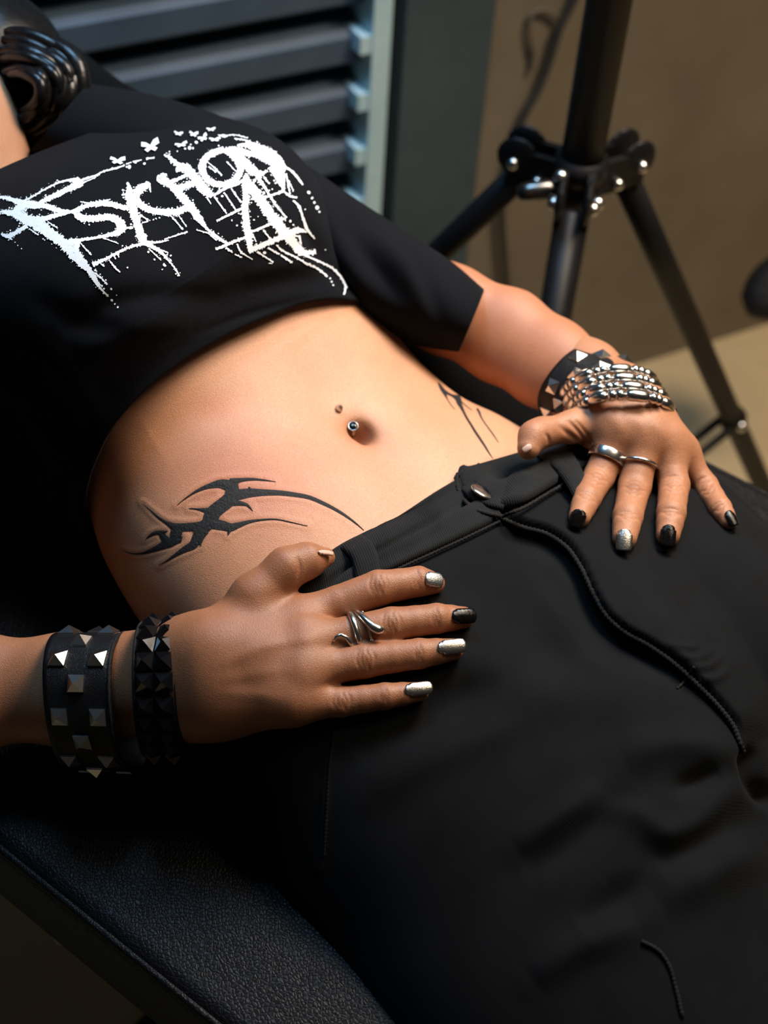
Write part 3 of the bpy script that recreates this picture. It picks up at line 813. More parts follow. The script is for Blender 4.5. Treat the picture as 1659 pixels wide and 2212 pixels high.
# ------------------------------------------------------------------ hands, arms, head (grown as one blended surface each)
def J(px, py, d): return U(px, py, d)
def mpx(r, d): return r * d / F            # pixels -> metres at a depth
def finger_depths(pts, first):
    """depths that rest a finger on the denim: knuckle given, the rest from the cloth under it"""
    out = [first]
    for (x, y, r) in pts[1:]:
        h = jeans_cast.depth(x, y, first + 0.01); out.append(h - mpx(r, h) * 0.93)
    for i in range(1, len(out)): out[i] = min(out[i], out[i-1] + (0.014 if i < 3 else 0.008))
    return out
def build_hand(fingers, thumb, wrist, palm_extra, knuckle_d, h, creases, darks):
    """fingers: list of [(px,py,r) MCP,PIP,DIP,TIP]; wrist: [(px,py,d,r,sidepx,sidepy)..] forearm stations"""
    ch = []
    for f, kd in zip(fingers, knuckle_d):
        dd = finger_depths(f, kd)
        jj = [J(x, y, d) for (x, y, r), d in zip(f, dd)]; rr = [mpx(r, d) for (x, y, r), d in zip(f, dd)]
        J2, R2 = [jj[0]], [rr[0]]
        for i in range(3):
            J2 += [(jj[i] + jj[i+1]) / 2, jj[i+1]]; R2 += [(rr[i] + rr[i+1]) / 2 * (0.93, 0.95, 0.99)[i], rr[i+1]]
        ch.append((J2, R2, dd))
    tj = [J(x, y, d) for (x, y, d, r) in thumb]; tr = [mpx(r, d) for (x, y, d, r) in thumb]
    wj = [(J(x - sx, y - sy, d), J(x + sx, y + sy, d), mpx(r, d)) for (x, y, d, r, sx, sy) in wrist]
    ex = [(J(*a[:3]), J(*b[:3]), mpx(a[3], a[2]), mpx(b[3], b[2])) for a, b in palm_extra]
    wc = (wj[-1][0] + wj[-1][1]) / 2
    def f(P):
        palm = None
        for i, (jj, rr, dd) in enumerate(ch):
            t = i / (len(ch) - 1); root = wj[-1][0] * (1 - t) + wj[-1][1] * t
            m = cone(P, root, jj[0], wj[-1][2] * 0.98, rr[0] * 1.02); palm = m if palm is None else smin(palm, m, 0.022)
        for a, b, ra, rb in ex: palm = smin(palm, cone(P, a, b, ra, rb), 0.014)
        for i in range(len(wj) - 1):
            for sd in (0, 1):
                palm = smin(palm, cone(P, wj[i][sd], wj[i+1][sd], wj[i][2], wj[i+1][2]), 0.022)
            palm = smin(palm, cone(P, (wj[i][0] + wj[i][1])/2, (wj[i+1][0] + wj[i+1][1])/2, wj[i][2], wj[i+1][2]), 0.016)
        fin = None
        for jj, rr, dd in ch:
            c = chain(P, jj, rr, 0.0012)
            fin = c if fin is None else smin(fin, c, 0.0025)
        th = chain(P, tj, tr, 0.006)
        return smin(smin(palm, fin, 0.008), th, 0.006)
    allp = np.concatenate([np.array(c[0]) for c in ch] + [np.array(tj)] + [np.array([w[0], w[1]]) for w in wj])
    V, Q = mesh_sdf(f, allp.min(0) - 0.03, allp.max(0) + 0.03, h)
    N = vnormals(V, Q)
    for pl, am, wd in creases: V = fold(V, N, pl, am, wd, True, 16)
    px = PIX(V); dk = np.zeros(len(V))
    for x, y, r, a in darks: dk = np.maximum(dk, a * np.exp(-((px[:, 0] - x)**2 + (px[:, 1] - y)**2) / r**2))
    return V, Q, dk, ch, (tj, tr)

def knuckle_lines(x, y, dirx, diry, r, n=3, gap=9, amp=-0.0005, w=3.0, bow=5):
    """short bowed wrinkles across a finger at a joint"""
    L = math.hypot(dirx, diry); tx, ty = dirx / L, diry / L; nx, ny = -ty, tx; out = []
    for i in range(n):
        o = (i - (n - 1) / 2) * gap; k = 0.62 + 0.2 * (i == n // 2)
        sgn = 1 if i >= n / 2 else -1
        out.append(([(x + tx*o - nx*r*k + tx*sgn*-bow, y + ty*o - ny*r*k + ty*sgn*-bow), (x + tx*o, y + ty*o), (x + tx*o + nx*r*k + tx*sgn*-bow, y + ty*o + ny*r*k + ty*sgn*-bow)], amp, w))
    return out

# near hand (the person's right), laid on the hip with the thumb hooked in the waistband
NF = [[(640,1336,43), (818,1270,39), (905,1256,33), (938,1260,23)],
      [(660,1390,45), (846,1349,38), (944,1336,33), (1000,1334,24)],
      [(656,1452,44), (790,1426,39), (906,1412,33), (978,1403,24)],
      [(640,1518,42), (738,1516,33), (832,1504,29), (906,1494,21)]]
NT = [(470,1395,0.862,60), (552,1292,0.862,53), (620,1227,0.864,43), (664,1211,0.868,36), (702,1204,0.876,22)]
NW = [(150,1488,0.895,60,0,42), (290,1478,0.882,58,0,38), (400,1465,0.866,62,0,48), (470,1458,0.853,62,2,56)]
NEX = [((470,1395,0.862,54), (560,1335,0.860,40)), ((450,1505,0.862,60), (600,1508,0.840,46)), ((430,1440,0.864,60), (560,1420,0.846,52))]
ncr = []
for (x, y, r) in ((818,1262,38), (846,1345,38), (790,1424,38), (738,1514,31)):
    ncr += knuckle_lines(x, y, 1, -0.12, r, 5, 10, -0.00055, 3.0, 8)
for (x, y, r) in ((900,1252,31), (941,1334,31), (905,1410,31), (830,1502,27)):
    ncr += knuckle_lines(x, y, 1, -0.12, r, 3, 8, -0.0005, 2.6, 5)
ncr += [([(640,1200), (648,1222), (644,1250)], -0.0008, 4),
        ([(700,1480), (735,1468), (780,1462)], -0.0008, 6), ([(620,1340), (670,1330), (720,1322)], 0.0006, 14), ([(560,1400), (640,1385), (700,1372)], 0.0006, 14),
        ([(470,1440), (560,1400), (640,1372)], 0.0006, 15), ([(470,1470), (560,1455), (640,1446)], 0.0005, 15), ([(470,1495), (560,1502), (620,1512)], 0.0004, 14)]
ndk = [(818,1262,30,0.95), (846,1345,30,0.95), (790,1424,30,0.95), (738,1514,26,0.95), (900,1252,18,0.6), (941,1334,18,0.9), (905,1410,18,0.9), (830,1502,18,0.9), (660,1370,44,0.35), (650,1300,44,0.3), (660,1446,44,0.3)]
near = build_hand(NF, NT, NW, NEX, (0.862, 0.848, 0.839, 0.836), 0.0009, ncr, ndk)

# far hand (the person's left), fingers spread on the other hip
FF = [[(1338,930,41), (1294,1030,34), (1268,1076,31), (1252,1116,24)],
      [(1392,940,41), (1371,1050,36), (1356,1116,33), (1349,1162,27)],
      [(1438,958,39), (1456,1048,34), (1450,1108,32), (1443,1156,26)],
      [(1470,985,35), (1524,1050,28), (1556,1098,25), (1574,1126,19)]]
FT = [(1300,890,0.995,38), (1236,922,0.975,33), (1170,934,0.963,30), (1152,942,0.957,29), (1142,968,0.952,25)]
FW = [(1180,782,1.065,48,-22,32), (1255,828,1.045,46,-24,32), (1320,872,1.012,42,-32,26), (1346,902,0.990,40,-42,14)]
FEX = [((1300,895,0.995,38), (1330,930,0.972,36)), ((1388,912,0.995,34), (1456,980,0.986,32))]
fcr = []
for (x, y, r, dx, dy) in ((1292,1028,32,-0.4,1), (1371,1052,34,-0.2,1), (1456,1046,31,0,1), (1524,1050,26,0.8,1)):
    fcr += knuckle_lines(x, y, dx, dy, r, 5, 9, -0.0007, 3.0, 6)
for (x, y, r, dx, dy) in ((1268,1073,29,-0.4,1), (1356,1114,31,-0.2,1), (1450,1106,30,-0.1,1), (1552,1094,22,0.7,1)):
    fcr += knuckle_lines(x, y, dx, dy, r, 3, 8, -0.0006, 2.8, 4)
fcr += [([(1178,935), (1186,948), (1184,962)], -0.0012, 4), ([(1205,918), (1225,935), (1262,962)], -0.0012, 6), ([(1222,905), (1248,930), (1275,970)], -0.0014, 5), ([(1240,905), (1262,930), (1284,968)], -0.0010, 4),
        ([(1300,890), (1335,915), (1340,940)], 0.0006, 14), ([(1350,890), (1385,920), (1395,945)], 0.0006, 14), ([(1385,890), (1425,930), (1440,955)], 0.0006, 14)]
fdk = [(1292,1028,26,0.6), (1371,1050,28,0.9), (1456,1046,26,0.5), (1524,1050,22,0.4), (1268,1074,18,0.5), (1356,1114,18,0.5), (1450,1106,18,0.5), (1390,935,40,0.2)]
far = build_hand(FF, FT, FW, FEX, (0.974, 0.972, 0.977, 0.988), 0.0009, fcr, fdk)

# forearms and upper arms, coarser, running into the sleeves; head and neck
def arm_near(P):
    d = None
    for sy in (-42, 0, 42):
        c = chain(P, [J(330, 1475 + sy*0.9, 0.884), J(150, 1488 + sy, 0.895), J(-80, 1494 + sy*1.1, 0.905), J(-440, 1490 + sy*0.7, 0.93)], [mpx(58, .88), mpx(62, .895), mpx(72, .905), mpx(110, .93)], 0.02)
        d = c if d is None else smin(d, c, 0.02)
    return smin(d, chain(P, [J(-440, 1490, 0.93), J(-400, 1000, 0.95), J(-330, 680, 0.98), J(-120, 560, 1.0)], [0.036, 0.042, 0.05, 0.06], 0.03), 0.04)
def arm_far(P):
    d = None
    for s in (-1, 0, 1):
        c = chain(P, [J(1275 + 20*s, 840 - 28*s, 1.037), J(1185 + 21*s, 785 - 30*s, 1.065), J(1090 + 20*s, 726 - 32*s, 1.085), J(965 + 18*s, 668 - 28*s, 1.095), J(800, 590, 1.10)], [mpx(47, 1.035), mpx(50, 1.065), mpx(54, 1.085), mpx(52, 1.09), 0.028], 0.02)
        d = c if d is None else smin(d, c, 0.02)
    return smin(d, chain(P, [J(800, 590, 1.10), J(600, 460, 1.09), J(420, 390, 1.08)], [0.028, 0.030, 0.030], 0.03), 0.03)
HC = J(-225, 185, 1.05)
FD = np.array([-0.62, 0.30, 0.72]); FD /= np.linalg.norm(FD)           # the way the face looks
HU = np.array([-0.55, 0.72, -0.42]); HU -= FD * (HU @ FD); HU /= np.linalg.norm(HU); HS = np.cross(HU, FD)
def hp(s, u, f): return HC + HS * s + HU * u + FD * f
def head(P):
    L = np.stack([(P - HC) @ HS, (P - HC) @ HU, (P - HC) @ FD], axis=1)
    def ell(c, r):
        q = (L - np.array(c)) / np.array(r); k = np.linalg.norm(q, axis=1); return (k - 1) * min(r)
    d = ell((0, 0.03, -0.01), (0.073, 0.095, 0.092))
    d = smin(d, ell((0, -0.055, 0.025), (0.056, 0.062, 0.062)), 0.03)
    d = smin(d, cone(P, hp(0, -0.02, 0.082), hp(0, 0.015, 0.078), 0.013, 0.006), 0.012)      # nose
    d = smin(d, cone(P, hp(-0.018, -0.058, 0.080), hp(0.018, -0.058, 0.080), 0.006, 0.006), 0.008)   # lips
    d = smin(d, cone(P, hp(-0.015, -0.068, 0.078), hp(0.015, -0.068, 0.078), 0.006, 0.006), 0.006)
    for s in (-1, 1):
        e = np.linalg.norm(P - hp(s*0.031, 0.012, 0.086), axis=1) - 0.010; d = -smin(-d, e, 0.012)
        d = smin(d, np.linalg.norm(P - hp(s*0.031, 0.012, 0.066), axis=1) - 0.0135, 0.003)
        d = smin(d, cone(P, hp(s*0.074, -0.01, -0.005), hp(s*0.078, 0.03, -0.012), 0.010, 0.014), 0.008)
    d = smin(d, chain(P, [hp(0, -0.06, -0.025), J(-120, 335, 1.05), J(-90, 440, 1.05)], [0.050, 0.052, 0.060], 0.03), 0.03)
    return d
anV, anF = mesh_sdf(arm_near, J(-580, 1640, 0.95) - 0.03, J(420, 420, 0.85) + 0.06, 0.0030)
afV, afF = mesh_sdf(arm_far, np.minimum(J(330, 900, 1.12), J(1400, 950, 0.96)) - 0.06, np.maximum(J(1400, 250, 1.0), J(330, 250, 1.12)) + 0.06, 0.0026)
hdV, hdF = mesh_sdf(head, HC - 0.20, HC + 0.20, 0.0032)

# ------------------------------------------------------------------ assemble the body
parts = [(TV, TF), (near[0], near[1]), (far[0], far[1]), (anV, anF), (afV, afF), (hdV, hdF)]
mb = MB(); pig_shade = []
for i, (V, Fc) in enumerate(parts):
    mb.add(W(V), Fc); c = np.zeros((len(V), 4)); c[:, 3] = 1; p = PIX(V)
    if i == 0:
        g = 0.9 * np.exp(-(((p[:, 0] - 560) / 210)**2 + ((p[:, 1] - 1030) / 120)**2)); g = np.maximum(g, 0.75 * np.exp(-(((p[:, 0] - 470) / 60)**2 + ((p[:, 1] - 885) / 40)**2)))
        c[:, 1] = g * (V[:, 2] > -1.0)
        c[:, 0] = 0.75 * np.exp(-(((p[:, 0] - 785) / 34)**2 + ((p[:, 1] - 932) / 26)**2)) * (TN[:, 2] > 0)  # darker spot over the navel
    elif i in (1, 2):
        c[:, 0] = np.maximum(0.72 if i == 1 else 0.46, (near if i == 1 else far)[2]); c[:, 1] = 0.1  # browner hands; near one darker still, its dimmer light put into the colour
    elif i in (3, 4): c[:, 0] = 0.66 if i == 3 else 0.42; c[:, 1] = 0.5 if i == 4 else 0.1  # tanned arms, the near one again deepened for its dimmer light
    pig_shade.append(c)
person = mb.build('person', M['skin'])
ca = person.data.color_attributes.new('pigment_shade', 'FLOAT_COLOR', 'POINT'); ca.data.foreach_set('color', np.concatenate(pig_shade).ravel())
tag(person, 'person lying back in black cropped t-shirt and black jeans, hands on hips', 'person')

mb = MB(); mb.add(W(SVx), SFx); mb.add(W(slvL[0]), slvL[1]); mb.add(W(slvR[0]), slvR[1])
shirt = mb.build('t_shirt', M['tee'], person); shirt['label'] = 'black cropped t-shirt with white splattered band lettering'
jeans = mk('jeans', W(JV), JF, M['denim'], person); jeans['label'] = 'loose black denim jeans with belt loops'

# ------------------------------------------------------------------ ink and print laid on the surfaces
def ribbon(strokes, caster, off, step, jit=0.0, cross=2, mb=None, grain=0.0):
    """variable-width strokes traced as (x, y, width) in pixels of the photograph, laid on the surface they belong to"""
    V = []; Fc = []; n0 = 0
    for st in strokes:
        st = np.asarray(st, float); L = np.hypot(*np.diff(st[:, :2], axis=0).T).sum(); n = max(3, int(L / step))
        C = crv(st, n); T = np.gradient(C[:, :2], axis=0); T /= np.linalg.norm(T, axis=1)[:, None] + 1e-9; Nn = np.stack([-T[:, 1], T[:, 0]], axis=1)
        wd = np.maximum(C[:, 2], 0.5) / 2 * (0.93 if jit else 1)
        ja = wd * (1 + jit * rng.normal(0, 0.16, n)) + (jit * rng.random(n)**6 * 2.5); jb = wd * (1 + jit * rng.normal(0, 0.16, n)) + (jit * rng.random(n)**6 * 2.5)
        idx = np.full((n, cross + 1), -1)
        for i in range(n):
            for k in range(cross + 1):
                t = k / cross; p = C[i, :2] + Nn[i] * (ja[i] * (1 - t) - jb[i] * t)
                h, nr = caster.hit(p[0], p[1])
                if h is None: continue
                bul = 1 - (2 * t - 1)**2
                V.append(h + nr * (off + 0.0003 * bul * (jit == 0))); idx[i, k] = n0; n0 += 1
        for i in range(n - 1):
            for k in range(cross):
                q = [idx[i, k], idx[i+1, k], idx[i+1, k+1], idx[i, k+1]]
                if min(q) >= 0:
                    z = [V[a][2] for a in q]
                    if max(z) - min(z) < 0.03: Fc.append(q)
    return np.array(V), Fc
def dots(ds, caster, off):
    V = []; Fc = []; n0 = 0
    for x, y, r in ds:
        a = rng.random() * 6.28; el = 0.7 + 0.6 * rng.random(); P = []
        for k in range(8):
            t = k / 8 * 6.283; dx = r * math.cos(t); dy = r * el * math.sin(t)
            h, nr = caster.hit(x + dx * math.cos(a) - dy * math.sin(a), y + dx * math.sin(a) + dy * math.cos(a))
            if h is None: P = None; break
            P.append(h + nr * off)
        if P is None: continue
        V += P; Fc.append(list(range(n0, n0 + 8))); n0 += 8
    return np.array(V).reshape(-1, 3), Fc

V, Fc = ribbon(TAT, torso_cast, 0.00025, 2.2, 0, 4)
o = mk('tattoo', W(V), Fc, M['ink'], person); o['label'] = 'black tribal tattoo on the near side of the belly'
TAT2 = cvt([
 [(135,215,14),(170,290,44),(220,370,58),(260,430,50),(290,500,22),(330,570,12),(430,705,3)],
 [(160,240,12),(230,340,30),(300,410,45),(380,452,44),(460,490,84),(500,530,104),(510,580,90),(540,640,66),(590,740,42),(640,840,38),(720,970,38),(800,1100,42),(880,1220,40),(960,1340,36),(1040,1470,25),(1115,1585,4)],
 [(440,470,60),(500,470,40),(535,475,20)], [(550,560,20),(620,630,12),(740,720,3)],
 [(830,690,36),(870,750,38),(900,830,25),(960,930,18),(1060,1070,20),(1140,1180,18),(1215,1300,3)]], 930, 800, 8.295)
V, Fc = ribbon(TAT2, torso_cast, 0.00025, 1.8, 0, 3)
o = mk('tattoo', W(V), Fc, M['ink'], person); o['label'] = 'slim black tattoo on the far flank'

S = 4.1475
PA = cvt([
 [(240,390,80),(340,440,112),(450,520,100),(560,600,100),(650,680,112),(730,770,90),(800,850,52),(850,930,46),(880,980,26),(970,1080,10)],
 [(-20,192,20),(100,215,35),(200,250,62),(300,265,72),(400,272,50),(500,308,48),(590,325,30),(680,325,26)],
 [(30,335,18),(130,342,70),(210,380,92),(260,410,100),(330,405,90),(400,392,52),(480,365,42),(560,348,32),(660,325,20)],
 [(215,255,80),(165,325,90),(230,380,80)], [(-20,330,12),(40,325,18),(90,330,40)],
 [(250,455,44),(180,490,32),(120,530,36),(80,545,42),(15,522,12)], [(60,540,24),(115,578,12)],
 [(190,238,14),(270,205,14),(400,130,14),(550,60,18),(640,45,30),(700,62,70),(730,105,36)],
 [(350,250,20),(400,225,40),(500,180,46),(600,130,52),(690,90,64)],
 [(690,62,30),(780,28,20),(880,0,12)], [(720,80,18),(800,45,10),(860,20,8)],
 [(1150,300,44),(1050,275,50),(950,255,52),(880,255,50),(790,270,42),(720,300,42),(680,335,52),(710,370,60),(800,390,64),(900,382,64),(1000,378,66),(1060,410,74),(1090,460,80),(1060,505,66),(950,540,30),(850,560,25),(700,580,28),(620,588,34)],
 [(1120,470,20),(1190,470,16)], [(720,238,9),(800,250,12),(880,250,12)], [(880,250,14),(990,215,9)],
 [(620,590,44),(690,610,66),(690,660,30),(690,690,14)],
 [(1138,65,14),(1160,120,46),(1158,180,80),(1180,260,80),(1200,350,80),(1228,430,76),(1250,500,76),(1270,560,80),(1300,612,46)], [(1090,180,12),(1150,165,22)],
 [(1340,72,26),(1250,120,62),(1215,180,62),(1235,240,62),(1300,290,62),(1390,322,60),(1500,332,60),(1600,322,60),(1680,285,60)], [(1335,70,22),(1350,152,8)],
 [(1300,612,28),(1200,632,20),(1120,660,20),(1000,720,25),(900,770,30),(830,800,44)], [(1300,600,30),(1400,600,18),(1510,580,9)], [(1470,572,9),(1680,505,15)],
 [(1290,605,40),(1400,660,34),(1480,730,24),(1540,800,14),(1605,900,10)], [(1330,655,10),(1440,760,8)], [(1360,640,10),(1500,690,10)], [(1460,790,14),(1485,812,12)],
 [(975,755,10),(1050,845,14),(1075,868,7)], [(1020,715,14),(1035,750,8)], [(1050,700,12),(1065,735,8)], [(905,790,10),(935,815,16)], [(830,860,12),(900,910,14),(960,975,9)], [(850,840,10),(870,862,8)],
 [(710,590,9),(770,660,12),(820,712,12)], [(925,560,10),(990,585,8),(1060,612,7)], [(430,415,9),(520,475,11)], [(265,478,9),(350,535,11)], [(860,950,10),(920,990,8)],
 [(1520,350,9),(1640,485,11)], [(1590,345,9),(1670,460,9)], [(1250,350,10),(1320,412,12),(1270,425,10)]], 0, 380, S)
PB = cvt([
 [(0,515,14),(100,465,14),(230,430,15),(290,408,9)], [(300,400,12),(350,382,8)], [(360,378,14),(440,362,9)], [(480,352,14),(556,340,12)],
 [(665,488,14),(600,525,66),(690,570,70),(740,620,72),(800,690,74),(870,770,78),(930,850,72),(980,920,46),(1040,990,18),(1110,1050,24),(1205,1105,26)],
 [(510,565,14),(470,600,44),(410,640,60)],
 [(640,315,12),(700,345,26),(760,400,42),(840,440,84),(900,500,84),(960,570,84),(1020,640,84),(1070,690,46)], [(745,440,18),(820,440,40)],
 [(700,560,26),(780,525,28),(860,490,30)], [(740,622,50),(850,590,56),(930,560,40)],
 [(1180,268,54),(1060,310,56),(985,390,62),(990,470,62),(1050,550,56),(1140,580,52),(1240,560,58),(1310,490,62),(1322,420,62),(1270,330,62),(1180,268,54)],
 [(1030,380,9),(1090,430,12),(1160,500,14)], [(1200,375,8),(1280,460,8)], [(1040,420,12),(1110,470,10)],
 [(1080,680,22),(1180,620,24),(1300,570,27),(1380,520,30)],
 [(1090,690,14),(1200,840,12)], [(1175,650,12),(1285,812,11)], [(1240,615,12),(1330,742,12)], [(930,600,14),(985,665,8)], [(1020,690,14),(1060,755,8)],
 [(1110,905,14),(1200,860,18),(1350,788,18)], [(1040,990,14),(1140,1060,14),(1200,1110,10)], [(930,985,10),(1040,1020,9),(1110,1080,9)],
 [(1365,560,58),(1370,650,58),(1365,800,60),(1375,950,60),(1400,1080,62),(1405,1192,14)]], 200, 260, S)
PC = cvt([
 [(545,480,14),(550,560,90),(620,650,92),(700,760,92),(780,870,92),(870,990,98),(950,1080,88),(1040,1180,66),(1090,1200,36)],
 [(1005,1205,28),(1090,1190,32),(1165,1180,38)], [(565,1170,50),(680,1120,46),(800,1070,46),(920,1020,62),(1020,985,46),(1085,1002,8)], [(820,890,44),(895,882,16)],
 [(400,262,50),(520,290,62),(600,312,42),(700,350,42),(760,372,50)], [(380,262,46),(480,320,62),(540,390,82),(610,460,82),(660,490,50),(735,455,12)],
 [(640,510,40),(700,590,26),(760,690,20),(820,780,16),(905,875,11)], [(700,510,14),(750,575,10)],
 [(465,232,20),(560,230,42),(640,280,62),(720,330,72),(800,390,92),(850,460,84),(862,540,60),(876,625,20)], [(540,205,14),(650,240,42),(750,290,64),(830,360,72),(880,430,50)],
 [(760,420,52),(810,500,42),(850,580,26),(886,622,14)], [(880,420,20),(950,460,20),(1010,530,22),(1050,582,10)], [(900,480,12),(915,570,12),(935,665,10)], [(920,540,10),(965,640,8)],
 [(585,712,12),(700,695,20),(800,665,20),(888,635,25)], [(890,650,16),(940,685,18),(998,695,12)], [(600,560,10),(660,640,10)],
 [(960,720,12),(1010,770,22),(1050,880,20),(1090,980,26),(1155,1062,8)],
 [(270,1158,18),(340,1130,26),(450,1082,25),(545,1050,25)], [(585,1002,18),(690,960,22),(785,918,22)],
 [(460,1108,12),(490,1170,14),(600,1245,6)], [(360,1140,14),(420,1185,11)], [(440,1200,12),(505,1228,8)], [(640,1175,14),(700,1215,13),(785,1272,11)], [(740,1280,5),(775,1285,5)],
 [(735,1140,14),(840,1200,14)], [(850,1208,16),(900,1240,18),(955,1275,12)], [(695,980,12),(755,1062,12)], [(600,1020,12),(630,1090,10)],
 [(810,1115,12),(870,1170,14),(960,1215,14),(1060,1270,14),(1180,1330,14),(1270,1402,12)],
 [(1060,1210,14),(1180,1260,14),(1320,1330,16),(1400,1420,18),(1432,1490,18),(1415,1565,12)], [(970,1035,10),(1005,1040,12),(1030,1110,9)], [(1020,1030,10),(1035,1115,8)],
 [(320,150,10),(440,138,8),(560,165,8)], [(440,170,8),(540,185,10),(640,230,10)], [(330,155,12),(380,148,8)]], 400, 260, S)
DOT = [(200+x/S, 260+y/S, r/S) for x, y, r in [(330,425,20),(385,385,11),(465,396,11),(305,425,9),(930,205,16),(870,255,18),(830,262,9),(900,258,9),(690,288,8),(760,285,6),(1130,235,7),(880,225,7),(600,880,6),(570,890,6),(545,895,6),(510,905,5),(1245,900,9),(1290,945,8),(1160,685,10),(700,1215,7),(550,1250,7),(495,1185,9),(635,1300,9)]]
DOT += [(x/S, 380+y/S, r/S) for x, y, r in [(1000,1112,11),(1028,1148,9),(1055,1178,10),(995,1012,9),(1042,1066,6),(948,935,7),(918,908,6),(898,884,6),(198,657,6),(165,628,5),(140,600,5),(468,616,6),(508,650,5),(390,570,7),(404,580,6),(1140,825,8),(1450,842,6),(1382,757,8),(1326,686,10),(1525,720,8),(1500,695,6),(1340,405,5),(1370,400,5),(1395,388,6),(1425,380,7),(1095,632,7),(1100,135,9),(1105,155,7),(110,298,7),(180,432,6)]]
DOT += [(400+x/S, 260+y/S, r/S) for x, y, r in [(1100,650,17),(1130,700,13),(1150,740,11),(1175,785,17),(1195,822,9),(935,905,11),(962,938,9),(1292,1420,9),(1306,1450,8),(1320,1480,7),(618,545,15),(700,655,12),(660,630,9),(705,850,11),(775,622,7),(612,895,7),(648,865,6),(705,1185,13),(495,845,8),(1068,800,8),(1250,1160,5)]]
# ragged splatter that follows the stroke edges
for grp, cnt in ((PA, 330), (PB, 220), (PC, 150)):
    big = [s for s in grp if max(p[2] for p in s) > 9]
    for _ in range(cnt):
        s = np.array(big[rng.integers(len(big))]); C = crv(s, 40); i = rng.integers(1, 39)
        t = C[i+0, :2] - C[i-1, :2]; t /= np.linalg.norm(t) + 1e-9; e = C[i, 2] / 2 + abs(rng.normal(0, 2.2)) + 0.3
        sd = rng.choice([-1, 1]); DOT.append((C[i, 0] - t[1]*e*sd, C[i, 1] + t[0]*e*sd, 0.5 + rng.random()**2 * 1.6))
# small butterflies above the lettering
def bfly(x, y, s, a, sq=1.0):
    P = [(0, 0.35), (-0.40, 0.60), (-0.72, 0.30), (-0.35, 0.08), (-1.0, -0.10), (-0.9, -0.60), (-0.4, -0.45), (0, -0.12), (0.40, -0.65), (0.92, -0.85), (1.0, -0.20), (0.42, 0.06), (0.75, 0.30), (0.40, 0.60)]
    ca, sa = math.cos(a), math.sin(a); return [(x + s*(u*ca - v*sq*sa), y + s*(u*sa + v*sq*ca)) for u, v in P]
BF = [bfly(200+225/S, 260+375/S, 17, 0.1, 0.75), bfly(200+520/S, 260+245/S, 20, -0.15, 1.0), bfly(200+770/S, 260+132/S, 10, 0.2, 0.7), bfly(200+905/S, 260+137/S, 10, 0.2, 0.9),
      bfly(200+1060/S, 260+95/S, 10, 0, 0.6), bfly(200+795/S, 260+232/S, 14, -0.15, 0.6), bfly(200+990/S, 260+172/S, 11, -0.4, 1.0), bfly(200+1095/S, 260+185/S, 13, 0, 0.55), bfly(200+1150/S, 260+150/S, 7, 0, 0.5)]
pm = MB()
for grp in (PA, PB, PC): pm.add(*ribbon(grp, shirt_cast, 0.0006, 1.7, 1.0, 2))
pm.add(*dots(DOT, shirt_cast, 0.0007))
for poly in BF:
    H, N, ok = shirt_cast.many(poly); c, cn = shirt_cast.hit(*np.mean(poly, axis=0))
    if not ok.all() or c is None: continue
    V = np.concatenate([H + N * 0.0012, [c + cn * 0.0016]]); k = len(poly)
    pm.add(V, [[i, (i+1) % k, k] for i in range(k)])
pv = np.concatenate(pm.v)
o = mk('lettering_print', W(pv), pm.f, M['print'], shirt); o['label'] = 'white splattered lettering with small butterflies above it'; o['kind'] = 'stuff'

# ------------------------------------------------------------------ jeans details
class Both:
    def __init__(s, a): s.a = a
    def depth(s, x, y):
        d = [-h[2] for h in (c.hit(x, y)[0] for c in s.a) if h is not None]
        return min(d) if d else np.nan
bodyc = Both([jeans_cast, torso_cast])
def sheet(A, B, nu, nv, hfun, thick, name, m, parent, cast=bodyc, smooth_it=6, ends=True):
    """cloth strip between two edge lines (pixels), following the body under it, with real thickness"""
    a = crv(A, nu); b = crv(B, nu); G = np.zeros((nu, nv, 2)); D = np.zeros((nu, nv))
    for j in range(nv):
        t = j / (nv - 1); G[:, j] = a[:, :2] * (1 - t) + b[:, :2] * t
    for i in range(nu):
        for j in range(nv): D[i, j] = cast.depth(*G[i, j])
    D = np.where(np.isnan(D), np.nanmedian(D), D)
    for _ in range(smooth_it):
        E = np.pad(D, 1, mode='edge'); D = (E[1:-1, 1:-1]*2 + E[:-2, 1:-1] + E[2:, 1:-1] + E[1:-1, :-2] + E[1:-1, 2:]) / 6
    C = U(G[..., 0], G[..., 1], D); tu = np.gradient(C, axis=0); tv = np.gradient(C, axis=1); N = np.cross(tu, tv); N /= np.linalg.norm(N, axis=-1)[..., None] + 1e-12
    N *= np.where(N[..., 2:] < 0, -1, 1)
    uu = np.linspace(0, 1, nu)[:, None]; vv = np.linspace(0, 1, nv)[None, :]
    Hh = hfun(uu + vv * 0, vv + uu * 0)
    top = C + N * Hh[..., None]; bot = C + N * (Hh - thick)[..., None]
    V = np.concatenate([top.reshape(-1, 3), bot.reshape(-1, 3)]); Fc = []; o = nu * nv; ix = lambda i, j: i*nv + j
    for i in range(nu - 1):
        for j in range(nv - 1):
            q = [ix(i, j), ix(i+1, j), ix(i+1, j+1), ix(i, j+1)]; Fc.append(q); Fc.append([x + o for x in q][::-1])
        for j in (0, nv - 1): Fc.append([ix(i, j), ix(i+1, j), ix(i+1, j) + o, ix(i, j) + o])
    for i in (0, nu - 1):
        for j in range(nv - 1): Fc.append([ix(i, j), ix(i, j+1), ix(i, j+1) + o, ix(i, j) + o])
    return mk(name, W(V), Fc, m, parent, recalc=True), (G, top, N)
edge = lambda v, w=0.05: np.sqrt(np.clip(1 - np.clip(1 - np.minimum(v, 1 - v) / w, 0, 1)**2, 0, 1))
